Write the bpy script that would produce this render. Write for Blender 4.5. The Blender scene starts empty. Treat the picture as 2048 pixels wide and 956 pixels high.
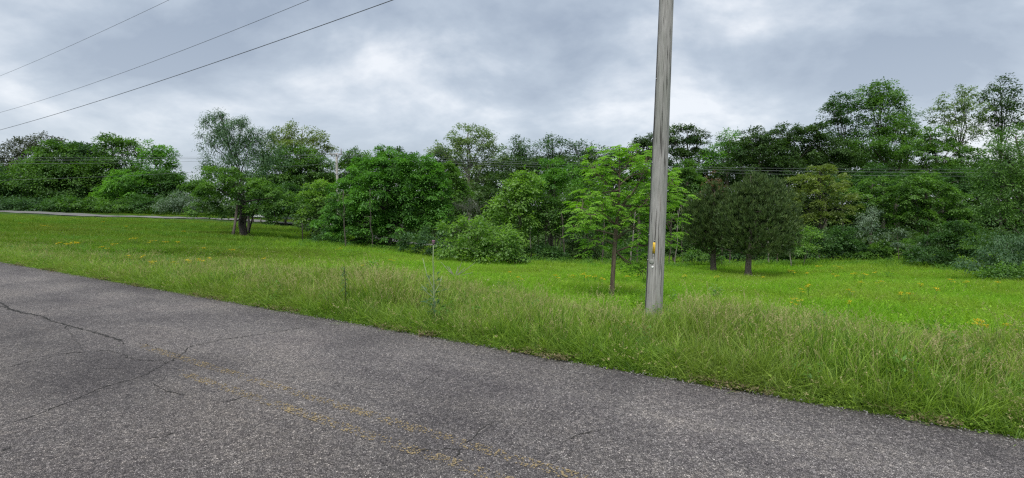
import bpy, math, random
import numpy as np
from mathutils import Vector
R = math.radians
rng = np.random.default_rng(7)
random.seed(7)
sc = bpy.context.scene
COL = sc.collection

# ------------------------------------------------------------------ camera, sky, sun
F = 1000.0                      # focal length in photo pixels (photo is 2048 wide)
HOR = 412.0                     # horizon row in the photo
EYE = 1.7
PITCH = math.atan((478 - HOR) / F)
cam = bpy.data.cameras.new('camera'); cam.sensor_width = 36; cam.lens = F / 2048 * 36
cam.clip_start = 0.05; cam.clip_end = 6000
co = bpy.data.objects.new('camera', cam); COL.objects.link(co)
co.location = (0, 0, EYE); co.rotation_euler = (R(90) - PITCH, 0, 0)
sc.camera = co

SUN_EL, SUN_AZ = 58.0, 200.0    # azimuth clockwise from +Y
sc.view_settings.view_transform = 'Standard'; sc.view_settings.look = 'None'
sc.view_settings.exposure = 1.1; sc.view_settings.gamma = 1.0
sc.cycles.max_bounces = 6; sc.cycles.diffuse_bounces = 3; sc.cycles.transmission_bounces = 4
sc.cycles.transparent_max_bounces = 8; sc.cycles.glossy_bounces = 2
sc.cycles.use_denoising = False; sc.cycles.filter_width = 1.3

def N(nt, typ, **kw):
    n = nt.nodes.new(typ)
    for k, v in kw.items():
        if k.startswith('i_'):
            n.inputs[int(k[2:])].default_value = v
        else:
            setattr(n, k, v)
    return n
def L(nt, a, b): nt.links.new(a, b)
def ramp(nt, stops, interp='LINEAR'):
    r = nt.nodes.new('ShaderNodeValToRGB'); cr = r.color_ramp; cr.interpolation = interp
    while len(cr.elements) > 1: cr.elements.remove(cr.elements[-1])
    cr.elements[0].position = stops[0][0]; cr.elements[0].color = (*stops[0][1], 1)
    for p, c in stops[1:]:
        e = cr.elements.new(p); e.color = (*c, 1)
    return r

w = bpy.data.worlds.new('World'); sc.world = w; w.use_nodes = True
nt = w.node_tree; nt.nodes.clear()
sky = N(nt, 'ShaderNodeTexSky', sky_type='NISHITA', sun_disc=False)
sky.sun_elevation = R(SUN_EL); sky.sun_rotation = R(SUN_AZ)
bg1 = N(nt, 'ShaderNodeBackground'); bg1.inputs[1].default_value = 0.07
L(nt, sky.outputs[0], bg1.inputs[0])
tc = N(nt, 'ShaderNodeTexCoord')
sep = N(nt, 'ShaderNodeSeparateXYZ'); L(nt, tc.outputs['Generated'], sep.inputs[0])
zc = N(nt, 'ShaderNodeMath', operation='MAXIMUM'); zc.inputs[1].default_value = 0.0; L(nt, sep.outputs[2], zc.inputs[0])
za = N(nt, 'ShaderNodeMath', operation='ADD'); za.inputs[1].default_value = 0.42; L(nt, zc.outputs[0], za.inputs[0])
dx = N(nt, 'ShaderNodeMath', operation='DIVIDE'); L(nt, sep.outputs[0], dx.inputs[0]); L(nt, za.outputs[0], dx.inputs[1])
dy = N(nt, 'ShaderNodeMath', operation='DIVIDE'); L(nt, sep.outputs[1], dy.inputs[0]); L(nt, za.outputs[0], dy.inputs[1])
cv = N(nt, 'ShaderNodeCombineXYZ'); L(nt, dx.outputs[0], cv.inputs[0]); L(nt, dy.outputs[0], cv.inputs[1])
CLOUD_OFF = (36.04, 4.53, 0.0)
mp = N(nt, 'ShaderNodeMapping'); L(nt, cv.outputs[0], mp.inputs[0])
mp.inputs['Location'].default_value = CLOUD_OFF; mp.inputs['Scale'].default_value = (1.0, 1.15, 1); mp.inputs['Rotation'].default_value = (0, 0, R(14))
n1 = N(nt, 'ShaderNodeTexNoise'); n1.inputs['Scale'].default_value = 1.9; n1.inputs['Detail'].default_value = 7; n1.inputs['Roughness'].default_value = 0.56; n1.inputs['Distortion'].default_value = 0.2
L(nt, mp.outputs[0], n1.inputs['Vector'])
n2 = N(nt, 'ShaderNodeTexNoise'); n2.inputs['Scale'].default_value = 0.45; n2.inputs['Detail'].default_value = 2
L(nt, mp.outputs[0], n2.inputs['Vector'])
ad = N(nt, 'ShaderNodeMath', operation='MULTIPLY_ADD'); L(nt, n2.outputs[0], ad.inputs[0]); ad.inputs[1].default_value = 0.55; L(nt, n1.outputs[0], ad.inputs[2])
cr = ramp(nt, [(0.60, (0.34, 0.40, 0.49)), (0.72, (0.46, 0.525, 0.61)), (0.80, (0.61, 0.665, 0.735)), (0.89, (0.85, 0.875, 0.91))])
mx = N(nt, 'ShaderNodeMapRange'); L(nt, ad.outputs[0], mx.inputs[0]); mx.inputs[1].default_value = 0.0; mx.inputs[2].default_value = 1.0
L(nt, mx.outputs[0], cr.inputs[0])
# brighter, whiter band of cloud low over the horizon, and the overcast sky's rise towards the zenith
hz = N(nt, 'ShaderNodeMapRange'); hz.inputs[1].default_value = 0.0; hz.inputs[2].default_value = 0.30; hz.inputs[3].default_value = 0.42; hz.inputs[4].default_value = 0.0
L(nt, zc.outputs[0], hz.inputs[0])
mh = N(nt, 'ShaderNodeMix', data_type='RGBA'); L(nt, hz.outputs[0], mh.inputs[0]); L(nt, cr.outputs[0], mh.inputs[6]); mh.inputs[7].default_value = (0.69, 0.735, 0.79, 1)
bg2 = N(nt, 'ShaderNodeBackground'); L(nt, mh.outputs[2], bg2.inputs[0])
st = N(nt, 'ShaderNodeMapRange'); st.inputs[1].default_value = 0.3; st.inputs[2].default_value = 1.0; st.inputs[3].default_value = 0.525; st.inputs[4].default_value = 0.74
L(nt, zc.outputs[0], st.inputs[0]); L(nt, st.outputs[0], bg2.inputs[1])
ms = N(nt, 'ShaderNodeMixShader'); ms.inputs[0].default_value = 0.88
L(nt, bg1.outputs[0], ms.inputs[1]); L(nt, bg2.outputs[0], ms.inputs[2])
wo = N(nt, 'ShaderNodeOutputWorld'); L(nt, ms.outputs[0], wo.inputs[0])

sl = bpy.data.lights.new('sun', 'SUN'); sl.energy = 1.5; sl.angle = R(25); sl.color = (1.0, 0.965, 0.91)
so = bpy.data.objects.new('sun', sl); COL.objects.link(so)
el, az = R(SUN_EL), R(SUN_AZ)
sdir = Vector((math.sin(az) * math.cos(el), math.cos(az) * math.cos(el), math.sin(el)))
so.rotation_euler = sdir.to_track_quat('Z', 'Y').to_euler(); so.location = (0, -20, 40)

# ------------------------------------------------------------------ helpers
CP, SP = math.cos(PITCH), math.sin(PITCH)
def P(px, py, d):
    """photo pixel and distance along +Y -> world point"""
    a = (px - 1024) / F; b = (478 - py) / F
    Y = CP + b * SP; Z = -SP + b * CP
    return np.array([a * d / Y, d, EYE + Z * d / Y])
def on_road(px, py):
    a = (px - 1024) / F; b = (478 - py) / F
    Y = CP + b * SP; Z = -SP + b * CP; k = -EYE / Z
    return np.array([a * k, Y * k])
PH = R(31.0)
NV = np.array([math.sin(PH), math.cos(PH)]); UV = np.array([-math.cos(PH), math.sin(PH)])
S_EDGE, S_NEAR = 5.0, 0.15
def st_of(x, y): return x * NV[0] + y * NV[1], x * UV[0] + y * UV[1]
def xy_of(s, t): return s * NV[0] + t * UV[0], s * NV[1] + t * UV[1]

ctrl = []
for px, py, d in [(1307, 643, 8), (1223, 616, 11.5), (1428, 552, 26), (1500, 560, 24), (1100, 529, 29), (1300, 532, 33), (1700, 524, 34), (2045, 570, 18), (2048, 620, 12),
                  (1900, 545, 26), (780, 503, 32), (945, 533, 25), (605, 489, 36), (470, 477, 38), (485, 474, 40), (560, 454, 58), (620, 456, 57),
                  (0, 424.5, 97), (0, 421.5, 105), (157, 433.0, 86), (157, 427.5, 95), (320, 437, 77), (320, 433.5, 84), (480, 442, 68), (480, 438.5, 75), (590, 450, 62),
                  (157, 420, 112), (0, 417, 120), (330, 428, 105), (1428, 535, 45), (1700, 510, 60), (1100, 510, 60), (800, 485, 60), (2300, 560, 30), (0, 462, 40), (250, 480, 30), (0, 480, 26),
                  (700, 565, 13), (400, 535, 16), (1000, 590, 11.5), (1600, 590, 15)]:
    ctrl.append(P(px, py, d))
for s, t in [(5.0, v) for v in (-30, -12, -6, -2, 2, 6, 10, 15, 22, 32, 45, 60, 90)] + [(2.5, v) for v in (-30, -5, 5, 15, 30, 60)] + [(-1, v) for v in (-30, -8, 0, 8, 30, 60)] + [(-20, -20), (-20, 20), (-60, 0), (5, -90), (5, 140)]:
    x, y = xy_of(s, t); ctrl.append(np.array([x, y, 0.0]))
for x, y, z in [(150, 150, -2), (0, 200, -1.5), (-150, 200, 1.0), (200, 0, -1), (100, 60, -2), (60, 30, -1.6), (-250, 60, 0.5), (0, -150, 0), (-60, 150, 0.5)]:
    ctrl.append(np.array([x, y, z], float))
ctrl = np.array(ctrl)
_d = np.sqrt(((ctrl[:, None, :2] - ctrl[None, :, :2]) ** 2).sum(-1) + 4.0)
_n = len(ctrl)
_A = np.zeros((_n + 1, _n + 1)); _A[:_n, :_n] = _d + np.eye(_n) * -0.4; _A[:_n, _n] = 1; _A[_n, :_n] = 1
_w = np.linalg.solve(_A, np.append(ctrl[:, 2], 0))
def sst(a, b, x): t = np.clip((x - a) / (b - a), 0, 1); return t * t * (3 - 2 * t)
def ground(x, y):
    x = np.atleast_1d(np.asarray(x, float)); y = np.atleast_1d(np.asarray(y, float))
    out = np.empty(len(x))
    for i in range(0, len(x), 20000):
        X = x[i:i + 20000]; Y = y[i:i + 20000]
        dd = np.sqrt((X[:, None] - ctrl[None, :, 0]) ** 2 + (Y[:, None] - ctrl[None, :, 1]) ** 2 + 4.0)
        out[i:i + 20000] = dd @ _w[:_n] + _w[_n]
    r = np.hypot(x, y)
    far = sst(220, 420, r); out = out * (1 - far) + (-1.0) * far
    out += 0.05 * np.sin(x * 0.7 + 1.3) * np.sin(y * 0.55) + 0.03 * np.sin(x * 1.9) * np.sin(y * 1.6 + 2)
    s, t = st_of(x, y)
    # the road bed is level; the ground meets it a hand's breadth lower at both edges
    k = sst(S_EDGE + 0.2, S_EDGE + 3.5, s)
    k2 = sst(-S_NEAR, 3.5, -s)
    kk = np.maximum(k, k2) * np.where((s > S_EDGE) | (s < S_NEAR), 1, 0)
    return out * kk + (-0.025) * (1 - kk)
def gz(x, y): return float(ground([x], [y])[0])
def hit(px, py, hh=0.0, dmin=5.0, dmax=140.0):
    """where the ray through a photo pixel meets the ground (raised by hh)"""
    ds = np.geomspace(dmin, dmax, 900)
    a = (px - 1024) / F; b = (478 - py) / F; Y = CP + b * SP; Z = -SP + b * CP
    xs = a * ds / Y; zs = EYE + Z * ds / Y
    g = ground(xs, ds) + hh
    i = np.argmax(zs < g)
    if not (zs < g).any(): i = len(ds) - 1
    return xs[i], ds[i], g[i] - hh

def tag(o, label=None, cat=None, group=None, kind=None):
    if label: o['label'] = label
    if cat: o['category'] = cat
    if group: o['group'] = group
    if kind: o['kind'] = kind
    return o
def link(o, parent=None):  # links and returns the object
    COL.objects.link(o)
    if parent: o.parent = parent
    return o
def empty(name, loc, label, cat, group=None):
    o = bpy.data.objects.new(name, None); o.location = loc; o.empty_display_size = 0.3
    COL.objects.link(o); return tag(o, label, cat, group)
def mesh_np(name, V, Fq, mats, tint=None, fmat=None, smooth=False, extra=None):
    """V (n,3); Fq (m,k) polygons all of k corners"""
    V = np.asarray(V, np.float32); Fq = np.asarray(Fq, np.int32)
    me = bpy.data.meshes.new(name)
    me.vertices.add(len(V)); me.vertices.foreach_set('co', V.ravel())
    m, k = Fq.shape
    me.loops.add(m * k); me.loops.foreach_set('vertex_index', Fq.ravel())
    me.polygons.add(m); me.polygons.foreach_set('loop_start', np.arange(0, m * k, k, dtype=np.int32))
    if smooth: me.polygons.foreach_set('use_smooth', np.ones(m, bool))
    if fmat is not None: me.polygons.foreach_set('material_index', np.asarray(fmat, np.int32))
    for q in (mats if isinstance(mats, (list, tuple)) else [mats]): me.materials.append(q)
    if tint is not None:
        a = me.attributes.new('tint', 'FLOAT', 'POINT'); a.data.foreach_set('value', np.asarray(tint, np.float32))
    if extra:
        for kx, vx in extra.items():
            a = me.attributes.new(kx, 'FLOAT', 'POINT'); a.data.foreach_set('value', np.asarray(vx, np.float32))
    me.update(calc_edges=True)
    return me
class Geo:
    """collects quads"""
    def __init__(s): s.v = []; s.f = []; s.n = 0; s.t = []; s.m = []
    def add(s, v, f, tint=0.5, mat=0):
        v = np.asarray(v, float); f = np.asarray(f, int)
        s.v.append(v); s.f.append(f + s.n); s.n += len(v)
        s.t.append(np.broadcast_to(np.asarray(tint, float), (len(v),)).copy()); s.m.append(np.full(len(f), mat))
    def mesh(s, name, mats, smooth=False):
        return mesh_np(name, np.vstack(s.v), np.vstack(s.f), mats, np.concatenate(s.t), np.concatenate(s.m), smooth)
def tube(g, pts, rad, seg=8, tint=0.5, mat=0, cap=True, wob=0.0, rs=None):
    pts = np.asarray(pts, float); n = len(pts); rad = np.broadcast_to(np.asarray(rad, float), (n,))
    T = np.gradient(pts, axis=0); T /= np.linalg.norm(T, axis=1)[:, None] + 1e-9
    ref = np.array([0, 1, 0]) if abs(T[0][1]) < 0.9 else np.array([1, 0, 0])
    V = []
    for i in range(n):
        u = np.cross(T[i], ref); u /= np.linalg.norm(u) + 1e-9; v = np.cross(T[i], u)
        a = np.arange(seg) * 2 * math.pi / seg
        rr = rad[i] * (1 + (wob * (rs or rng).uniform(-1, 1, seg) if wob else 0))
        V.append(pts[i] + (np.cos(a) * rr)[:, None] * u + (np.sin(a) * rr)[:, None] * v)
    V = np.vstack(V); Fc = []
    for i in range(n - 1):
        for j in range(seg):
            k = (j + 1) % seg
            Fc.append((i * seg + j, i * seg + k, (i + 1) * seg + k, (i + 1) * seg + j))
    if cap:
        c = len(V); V = np.vstack([V, pts[-1][None]])
        for j in range(0, seg, 2):
            Fc.append(((n - 1) * seg + j, (n - 1) * seg + (j + 1) % seg, (n - 1) * seg + (j + 2) % seg, c))
    g.add(V, Fc, tint, mat)
def boxg(g, lo, hi, mat=0, tint=0.5):
    x0, y0, z0 = lo; x1, y1, z1 = hi
    v = [(x0, y0, z0), (x1, y0, z0), (x1, y1, z0), (x0, y1, z0), (x0, y0, z1), (x1, y0, z1), (x1, y1, z1), (x0, y1, z1)]
    g.add(v, [(0, 3, 2, 1), (4, 5, 6, 7), (0, 1, 5, 4), (1, 2, 6, 5), (2, 3, 7, 6), (3, 0, 4, 7)], tint, mat)

# ------------------------------------------------------------------ materials
def mat(name):
    m = bpy.data.materials.new(name); m.use_nodes = True; m.node_tree.nodes.clear()
    o = m.node_tree.nodes.new('ShaderNodeOutputMaterial'); return m, m.node_tree, o
def simple(name, col, rough=0.7, metal=0.0):
    m, t, o = mat(name); b = N(t, 'ShaderNodeBsdfPrincipled')
    nz = N(t, 'ShaderNodeTexNoise'); nz.inputs['Scale'].default_value = 9
    r = ramp(t, [(0.3, tuple(c * 0.75 for c in col)), (0.7, tuple(min(1, c * 1.2) for c in col))])
    L(t, nz.outputs[0], r.inputs[0]); L(t, r.outputs[0], b.inputs['Base Color'])
    b.inputs['Roughness'].default_value = rough; b.inputs['Metallic'].default_value = metal
    L(t, b.outputs[0], o.inputs[0]); return m
def leaf_mat(name, dark, light, trans=0.35, gloss=0.04, tcol=None, rnd=False, patch=None):
    """foliage: per-leaf tint picks between two leaf colours; light passes through the blade"""
    m, t, o = mat(name)
    at = N(t, 'ShaderNodeAttribute', attribute_name='tint')
    val = at.outputs['Fac']
    if rnd:
        oi = N(t, 'ShaderNodeObjectInfo')
        q = N(t, 'ShaderNodeMath', operation='MULTIPLY_ADD'); L(t, oi.outputs['Random'], q.inputs[0]); q.inputs[1].default_value = 0.3; 
        q2 = N(t, 'ShaderNodeMath', operation='SUBTRACT'); L(t, val, q2.inputs[0]); q2.inputs[1].default_value = 0.15
        L(t, q2.outputs[0], q.inputs[2]); val = q.outputs[0]
    r = ramp(t, [(0.0, dark), (1.0, light)]); L(t, val, r.inputs[0]); c = r.outputs[0]
    if patch:
        ge = N(t, 'ShaderNodeNewGeometry'); nz = N(t, 'ShaderNodeTexNoise'); nz.inputs['Scale'].default_value = patch[0]; nz.inputs['Detail'].default_value = 3
        L(t, ge.outputs['Position'], nz.inputs['Vector'])
        rr = ramp(t, [(0.42, (0, 0, 0)), (0.62, (1, 1, 1))]); L(t, nz.outputs[0], rr.inputs[0])
        mm = N(t, 'ShaderNodeMath', operation='MULTIPLY'); L(t, rr.outputs[0], mm.inputs[0]); mm.inputs[1].default_value = patch[2]
        mi = N(t, 'ShaderNodeMix', data_type='RGBA'); L(t, mm.outputs[0], mi.inputs[0]); L(t, c, mi.inputs[6]); mi.inputs[7].default_value = (*patch[1], 1); c = mi.outputs[2]
    df = N(t, 'ShaderNodeBsdfDiffuse'); L(t, c, df.inputs[0])
    tr = N(t, 'ShaderNodeBsdfTranslucent')
    hs = N(t, 'ShaderNodeMix', data_type='RGBA', blend_type='MULTIPLY'); hs.inputs[0].default_value = 1; L(t, c, hs.inputs[6]); hs.inputs[7].default_value = (*(tcol or (1.5, 1.7, 0.7)), 1)
    L(t, hs.outputs[2], tr.inputs[0])
    a = N(t, 'ShaderNodeMixShader'); a.inputs[0].default_value = trans; L(t, df.outputs[0], a.inputs[1]); L(t, tr.outputs[0], a.inputs[2])
    gl = N(t, 'ShaderNodeBsdfGlossy'); gl.inputs['Roughness'].default_value = 0.55; gl.inputs[0].default_value = (0.8, 0.85, 0.9, 1)
    b = N(t, 'ShaderNodeMixShader'); b.inputs[0].default_value = gloss; L(t, a.outputs[0], b.inputs[1]); L(t, gl.outputs[0], b.inputs[2])
    L(t, b.outputs[0], o.inputs[0]); return m
def bark_mat(name, a, b):
    m, t, o = mat(name); ge = N(t, 'ShaderNodeNewGeometry'); mp = N(t, 'ShaderNodeMapping'); mp.inputs['Scale'].default_value = (14, 14, 2.5); L(t, ge.outputs['Position'], mp.inputs[0])
    nz = N(t, 'ShaderNodeTexNoise'); nz.inputs['Scale'].default_value = 1.6; nz.inputs['Detail'].default_value = 6; L(t, mp.outputs[0], nz.inputs['Vector'])
    r = ramp(t, [(0.3, a), (0.7, b)]); L(t, nz.outputs[0], r.inputs[0])
    bs = N(t, 'ShaderNodeBsdfPrincipled'); bs.inputs['Roughness'].default_value = 0.9; L(t, r.outputs[0], bs.inputs['Base Color'])
    bp = N(t, 'ShaderNodeBump'); bp.inputs['Strength'].default_value = 0.7; bp.inputs['Distance'].default_value = 0.03; L(t, nz.outputs[0], bp.inputs['Height']); L(t, bp.outputs[0], bs.inputs['Normal'])
    L(t, bs.outputs[0], o.inputs[0]); return m
LM = {
    'spread': leaf_mat('leaf_spreading_tree', (0.022, 0.080, 0.014), (0.120, 0.300, 0.036), 0.36, 0.03),
    'green':  leaf_mat('leaf_green', (0.030, 0.086, 0.016), (0.125, 0.250, 0.038), 0.37, 0.03),
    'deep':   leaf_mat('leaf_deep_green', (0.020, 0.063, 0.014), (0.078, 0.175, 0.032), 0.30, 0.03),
    'fresh':  leaf_mat('leaf_fresh_green', (0.036, 0.115, 0.016), (0.145, 0.330, 0.040), 0.4, 0.03),
    'lime':   leaf_mat('leaf_lime_green', (0.090, 0.190, 0.025), (0.200, 0.350, 0.055), 0.45),
    'pale':   leaf_mat('leaf_pale_green', (0.080, 0.135, 0.045), (0.190, 0.270, 0.095), 0.4),
    'yellow': leaf_mat('leaf_yellow_green', (0.080, 0.130, 0.030), (0.210, 0.270, 0.070), 0.35),
    'dull':   leaf_mat('leaf_dull_blue_green', (0.030, 0.078, 0.028), (0.090, 0.180, 0.062), 0.3, 0.03),
    'silver': leaf_mat('leaf_silver_green', (0.050, 0.095, 0.045), (0.160, 0.230, 0.135), 0.25, 0.04),
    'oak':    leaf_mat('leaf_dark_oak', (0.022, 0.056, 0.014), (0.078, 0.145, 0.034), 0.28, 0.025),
    'rust':   leaf_mat('leaf_brown_green', (0.035, 0.050, 0.026), (0.090, 0.105, 0.052), 0.2),
    'pine':   leaf_mat('pine_needle', (0.030, 0.066, 0.016), (0.115, 0.175, 0.042), 0.15, 0.03, (1, 1.1, 0.6)),
}
BARK = bark_mat('bark_grey_brown', (0.035, 0.028, 0.022), (0.13, 0.11, 0.09))
BARKP = bark_mat('bark_pale', (0.10, 0.09, 0.075), (0.30, 0.28, 0.24))
BARKD = bark_mat('bark_dark', (0.010, 0.009, 0.008), (0.05, 0.042, 0.035))
BARKR = bark_mat('bark_warm_brown', (0.06, 0.042, 0.03), (0.17, 0.13, 0.095))

# ------------------------------------------------------------------ ground
gm, t, o = mat('meadow_soil')
ge = N(t, 'ShaderNodeNewGeometry')
na = N(t, 'ShaderNodeTexNoise'); na.inputs['Scale'].default_value = 0.5; na.inputs['Detail'].default_value = 6; L(t, ge.outputs['Position'], na.inputs['Vector'])
nb = N(t, 'ShaderNodeTexNoise'); nb.inputs['Scale'].default_value = 14; nb.inputs['Detail'].default_value = 4; L(t, ge.outputs['Position'], nb.inputs['Vector'])
ra = ramp(t, [(0.35, (0.045, 0.085, 0.018)), (0.65, (0.080, 0.150, 0.024))]); L(t, na.outputs[0], ra.inputs[0])
rb = ramp(t, [(0.35, (0.35, 0.4, 0.35)), (0.65, (1, 1, 1))]); L(t, nb.outputs[0], rb.inputs[0])
mm = N(t, 'ShaderNodeMix', data_type='RGBA', blend_type='MULTIPLY'); mm.inputs[0].default_value = 1; L(t, ra.outputs[0], mm.inputs[6]); L(t, rb.outputs[0], mm.inputs[7])
bs = N(t, 'ShaderNodeBsdfPrincipled'); bs.inputs['Roughness'].default_value = 1; bs.inputs['Specular IOR Level'].default_value = 0.1; L(t, mm.outputs[2], bs.inputs['Base Color'])
bp = N(t, 'ShaderNodeBump'); bp.inputs['Strength'].default_value = 0.8; bp.inputs['Distance'].default_value = 0.06; L(t, nb.outputs[0], bp.inputs['Height']); L(t, bp.outputs[0], bs.inputs['Normal'])
L(t, bs.outputs[0], o.inputs[0])
def axis(lo, hi, fine, ffrom, fto, mul):
    a = list(np.arange(ffrom, fto + 1e-6, fine)); s = fine
    while a[-1] < hi: s *= mul; a.append(a[-1] + s)
    s = fine
    while a[0] > lo: s *= mul; a.insert(0, a[0] - s)
    return np.array(a)
# the sheet is laid out along the road, so its rows run with the road's edges
sa = axis(-2600, 2600, 0.55, -8, 60, 1.13); ta = axis(-2600, 2600, 0.7, -40, 90, 1.13)
SS, TT = np.meshgrid(sa, ta, indexing='ij')
X, Y = xy_of(SS.ravel(), TT.ravel()); Z = ground(X, Y)
ns, n_t = len(sa), len(ta)
I, J = np.meshgrid(np.arange(ns - 1), np.arange(n_t - 1), indexing='ij'); a0 = (I * n_t + J).ravel()
gme = mesh_np('ground', np.stack([X, Y, Z], 1), np.stack([a0, a0 + 1, a0 + n_t + 1, a0 + n_t], 1), gm, smooth=True)
go = link(bpy.data.objects.new('meadow_ground', gme)); tag(go, kind='structure')

# ------------------------------------------------------------------ the road
rm, t, o = mat('weathered_asphalt')
tcn = N(t, 'ShaderNodeTexCoord'); ob = tcn.outputs['Object']
vo = N(t, 'ShaderNodeTexVoronoi'); vo.inputs['Scale'].default_value = 110; L(t, ob, vo.inputs['Vector'])
vf = N(t, 'ShaderNodeTexVoronoi', feature='DISTANCE_TO_EDGE'); vf.inputs['Scale'].default_value = 110; L(t, ob, vf.inputs['Vector'])
v2 = N(t, 'ShaderNodeTexVoronoi'); v2.inputs['Scale'].default_value = 38; L(t, ob, v2.inputs['Vector'])
sx = N(t, 'ShaderNodeSeparateColor'); L(t, vo.outputs['Color'], sx.inputs[0])
r1 = ramp(t, [(0.0, (0.080, 0.076, 0.073)), (0.35, (0.150, 0.143, 0.138)), (0.75, (0.238, 0.226, 0.217)), (0.93, (0.32, 0.303, 0.290)), (1.0, (0.50, 0.48, 0.455))]); L(t, sx.outputs[0], r1.inputs[0])
r2 = ramp(t, [(0.0, (0.30, 0.29, 0.30)), (0.12, (1, 1, 1))]); L(t, vf.outputs[0], r2.inputs[0])
m1 = N(t, 'ShaderNodeMix', data_type='RGBA', blend_type='MULTIPLY'); m1.inputs[0].default_value = 1; L(t, r1.outputs[0], m1.inputs[6]); L(t, r2.outputs[0], m1.inputs[7])
s2 = N(t, 'ShaderNodeSeparateColor'); L(t, v2.outputs['Color'], s2.inputs[0])
r3 = ramp(t, [(0.0, (0.72, 0.70, 0.72)), (0.6, (1, 1, 1)), (1, (1.25, 1.22, 1.18))]); L(t, s2.outputs[1], r3.inputs[0])
m2 = N(t, 'ShaderNodeMix', data_type='RGBA', blend_type='MULTIPLY'); m2.inputs[0].default_value = 1; L(t, m1.outputs[2], m2.inputs[6]); L(t, r3.outputs[0], m2.inputs[7])
nl = N(t, 'ShaderNodeTexNoise'); nl.inputs['Scale'].default_value = 0.9; nl.inputs['Detail'].default_value = 7; nl.inputs['Roughness'].default_value = 0.62
mpl = N(t, 'ShaderNodeMapping'); mpl.inputs['Scale'].default_value = (0.35, 1.3, 1); L(t, ob, mpl.inputs[0]); L(t, mpl.outputs[0], nl.inputs['Vector'])
r4 = ramp(t, [(0.30, (0.66, 0.63, 0.66)), (0.5, (1.0, 0.97, 0.97)), (0.70, (1.25, 1.20, 1.15))]); L(t, nl.outputs[0], r4.inputs[0])
m3 = N(t, 'ShaderNodeMix', data_type='RGBA', blend_type='MULTIPLY'); m3.inputs[0].default_value = 1; L(t, m2.outputs[2], m3.inputs[6]); L(t, r4.outputs[0], m3.inputs[7])
nq = N(t, 'ShaderNodeTexNoise'); nq.inputs['Scale'].default_value = 0.45; nq.inputs['Detail'].default_value = 4; nq.inputs['Distortion'].default_value = 0.6; L(t, ob, nq.inputs['Vector'])
r6 = ramp(t, [(0.36, (0.74, 0.735, 0.75)), (0.52, (1.0, 1.0, 1.0)), (0.66, (1.16, 1.14, 1.12))]); L(t, nq.outputs[0], r6.inputs[0])
m3b = N(t, 'ShaderNodeMix', data_type='RGBA', blend_type='MULTIPLY'); m3b.inputs[0].default_value = 1; L(t, m3.outputs[2], m3b.inputs[6]); L(t, r6.outputs[0], m3b.inputs[7]); m3 = m3b
# worn pale wheel track of the far lane, darker binder at the crown and along the outer edge
sp = N(t, 'ShaderNodeSeparateXYZ'); L(t, ob, sp.inputs[0])
nw = N(t, 'ShaderNodeTexNoise'); nw.inputs['Scale'].default_value = 1.7; L(t, ob, nw.inputs['Vector'])
yy = N(t, 'ShaderNodeMath', operation='MULTIPLY_ADD'); L(t, nw.outputs[0], yy.inputs[0]); yy.inputs[1].default_value = 0.5; L(t, sp.outputs[1], yy.inputs[2])
mr = N(t, 'ShaderNodeMapRange'); mr.inputs[1].default_value = 0.0; mr.inputs[2].default_value = 5.5; L(t, yy.outputs[0], mr.inputs[0])
r5 = ramp(t, [(0.0, (0.72,) * 3), (0.30, (0.80,) * 3), (0.46, (0.78,) * 3), (0.56, (0.98,) * 3), (0.75, (1.12,) * 3), (0.90, (1.05,) * 3), (0.965, (0.82,) * 3), (1.0, (0.6, 0.58, 0.58))]); L(t, mr.outputs[0], r5.inputs[0])
m4 = N(t, 'ShaderNodeMix', data_type='RGBA', blend_type='MULTIPLY'); m4.inputs[0].default_value = 1; L(t, m3.outputs[2], m4.inputs[6]); L(t, r5.outputs[0], m4.inputs[7])
bs = N(t, 'ShaderNodeBsdfPrincipled'); bs.inputs['Roughness'].default_value = 0.85; bs.inputs['Specular IOR Level'].default_value = 0.3; L(t, m4.outputs[2], bs.inputs['Base Color'])
hh = N(t, 'ShaderNodeMath', operation='MULTIPLY_ADD'); L(t, sx.outputs[1], hh.inputs[0]); hh.inputs[1].default_value = 0.6
mrh = N(t, 'ShaderNodeMapRange'); mrh.inputs[2].default_value = 0.12; L(t, vf.outputs[0], mrh.inputs[0]); L(t, mrh.outputs[0], hh.inputs[2])
bp = N(t, 'ShaderNodeBump'); bp.inputs['Strength'].default_value = 0.9; bp.inputs['Distance'].default_value = 0.006; L(t, hh.outputs[0], bp.inputs['Height']); L(t, bp.outputs[0], bs.inputs['Normal'])
L(t, bs.outputs[0], o.inputs[0])
road_rot = math.atan2(UV[1], UV[0])
# local frame of the road: x along the road (t), y = -s would flip, so x = -t, y = s
tt = np.concatenate([np.arange(-400, -12, 8.0), np.arange(-12, 45, 0.07), np.arange(45, 420, 6.0)])
rr = np.random.default_rng(3)
jit = np.cumsum(rr.normal(0, 0.006, len(tt))); jit -= np.convolve(jit, np.ones(81) / 81, 'same'); jit += rr.normal(0, 0.014, len(tt)); jit = np.clip(jit, -0.07, 0.07)
V = []; Fc = []
rows = [(S_NEAR, -0.06, 0), (S_NEAR + 0.01, 0.0, 0), (2.66, 0.012, 0), (S_EDGE - 0.12, 0.0, 1), (S_EDGE, -0.012, 1), (S_EDGE + 0.03, -0.06, 1)]
for s, z, j in rows:
    V.append(np.stack([-tt, s + jit * (j if s > 4.9 else 0), np.full(len(tt), z)], 1))
V = np.vstack(V); n = len(tt); i = np.arange(n - 1)
Fc = np.vstack([np.stack([r * n + i, (r + 1) * n + i, (r + 1) * n + i + 1, r * n + i + 1], 1) for r in range(len(rows) - 1)])
ro = link(bpy.data.objects.new('road', mesh_np('road', V, Fc, rm))); tag(ro, kind='structure')
ro.rotation_euler = (0, 0, road_rot + math.pi)     # local -x -> UV, local y -> NV
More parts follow.
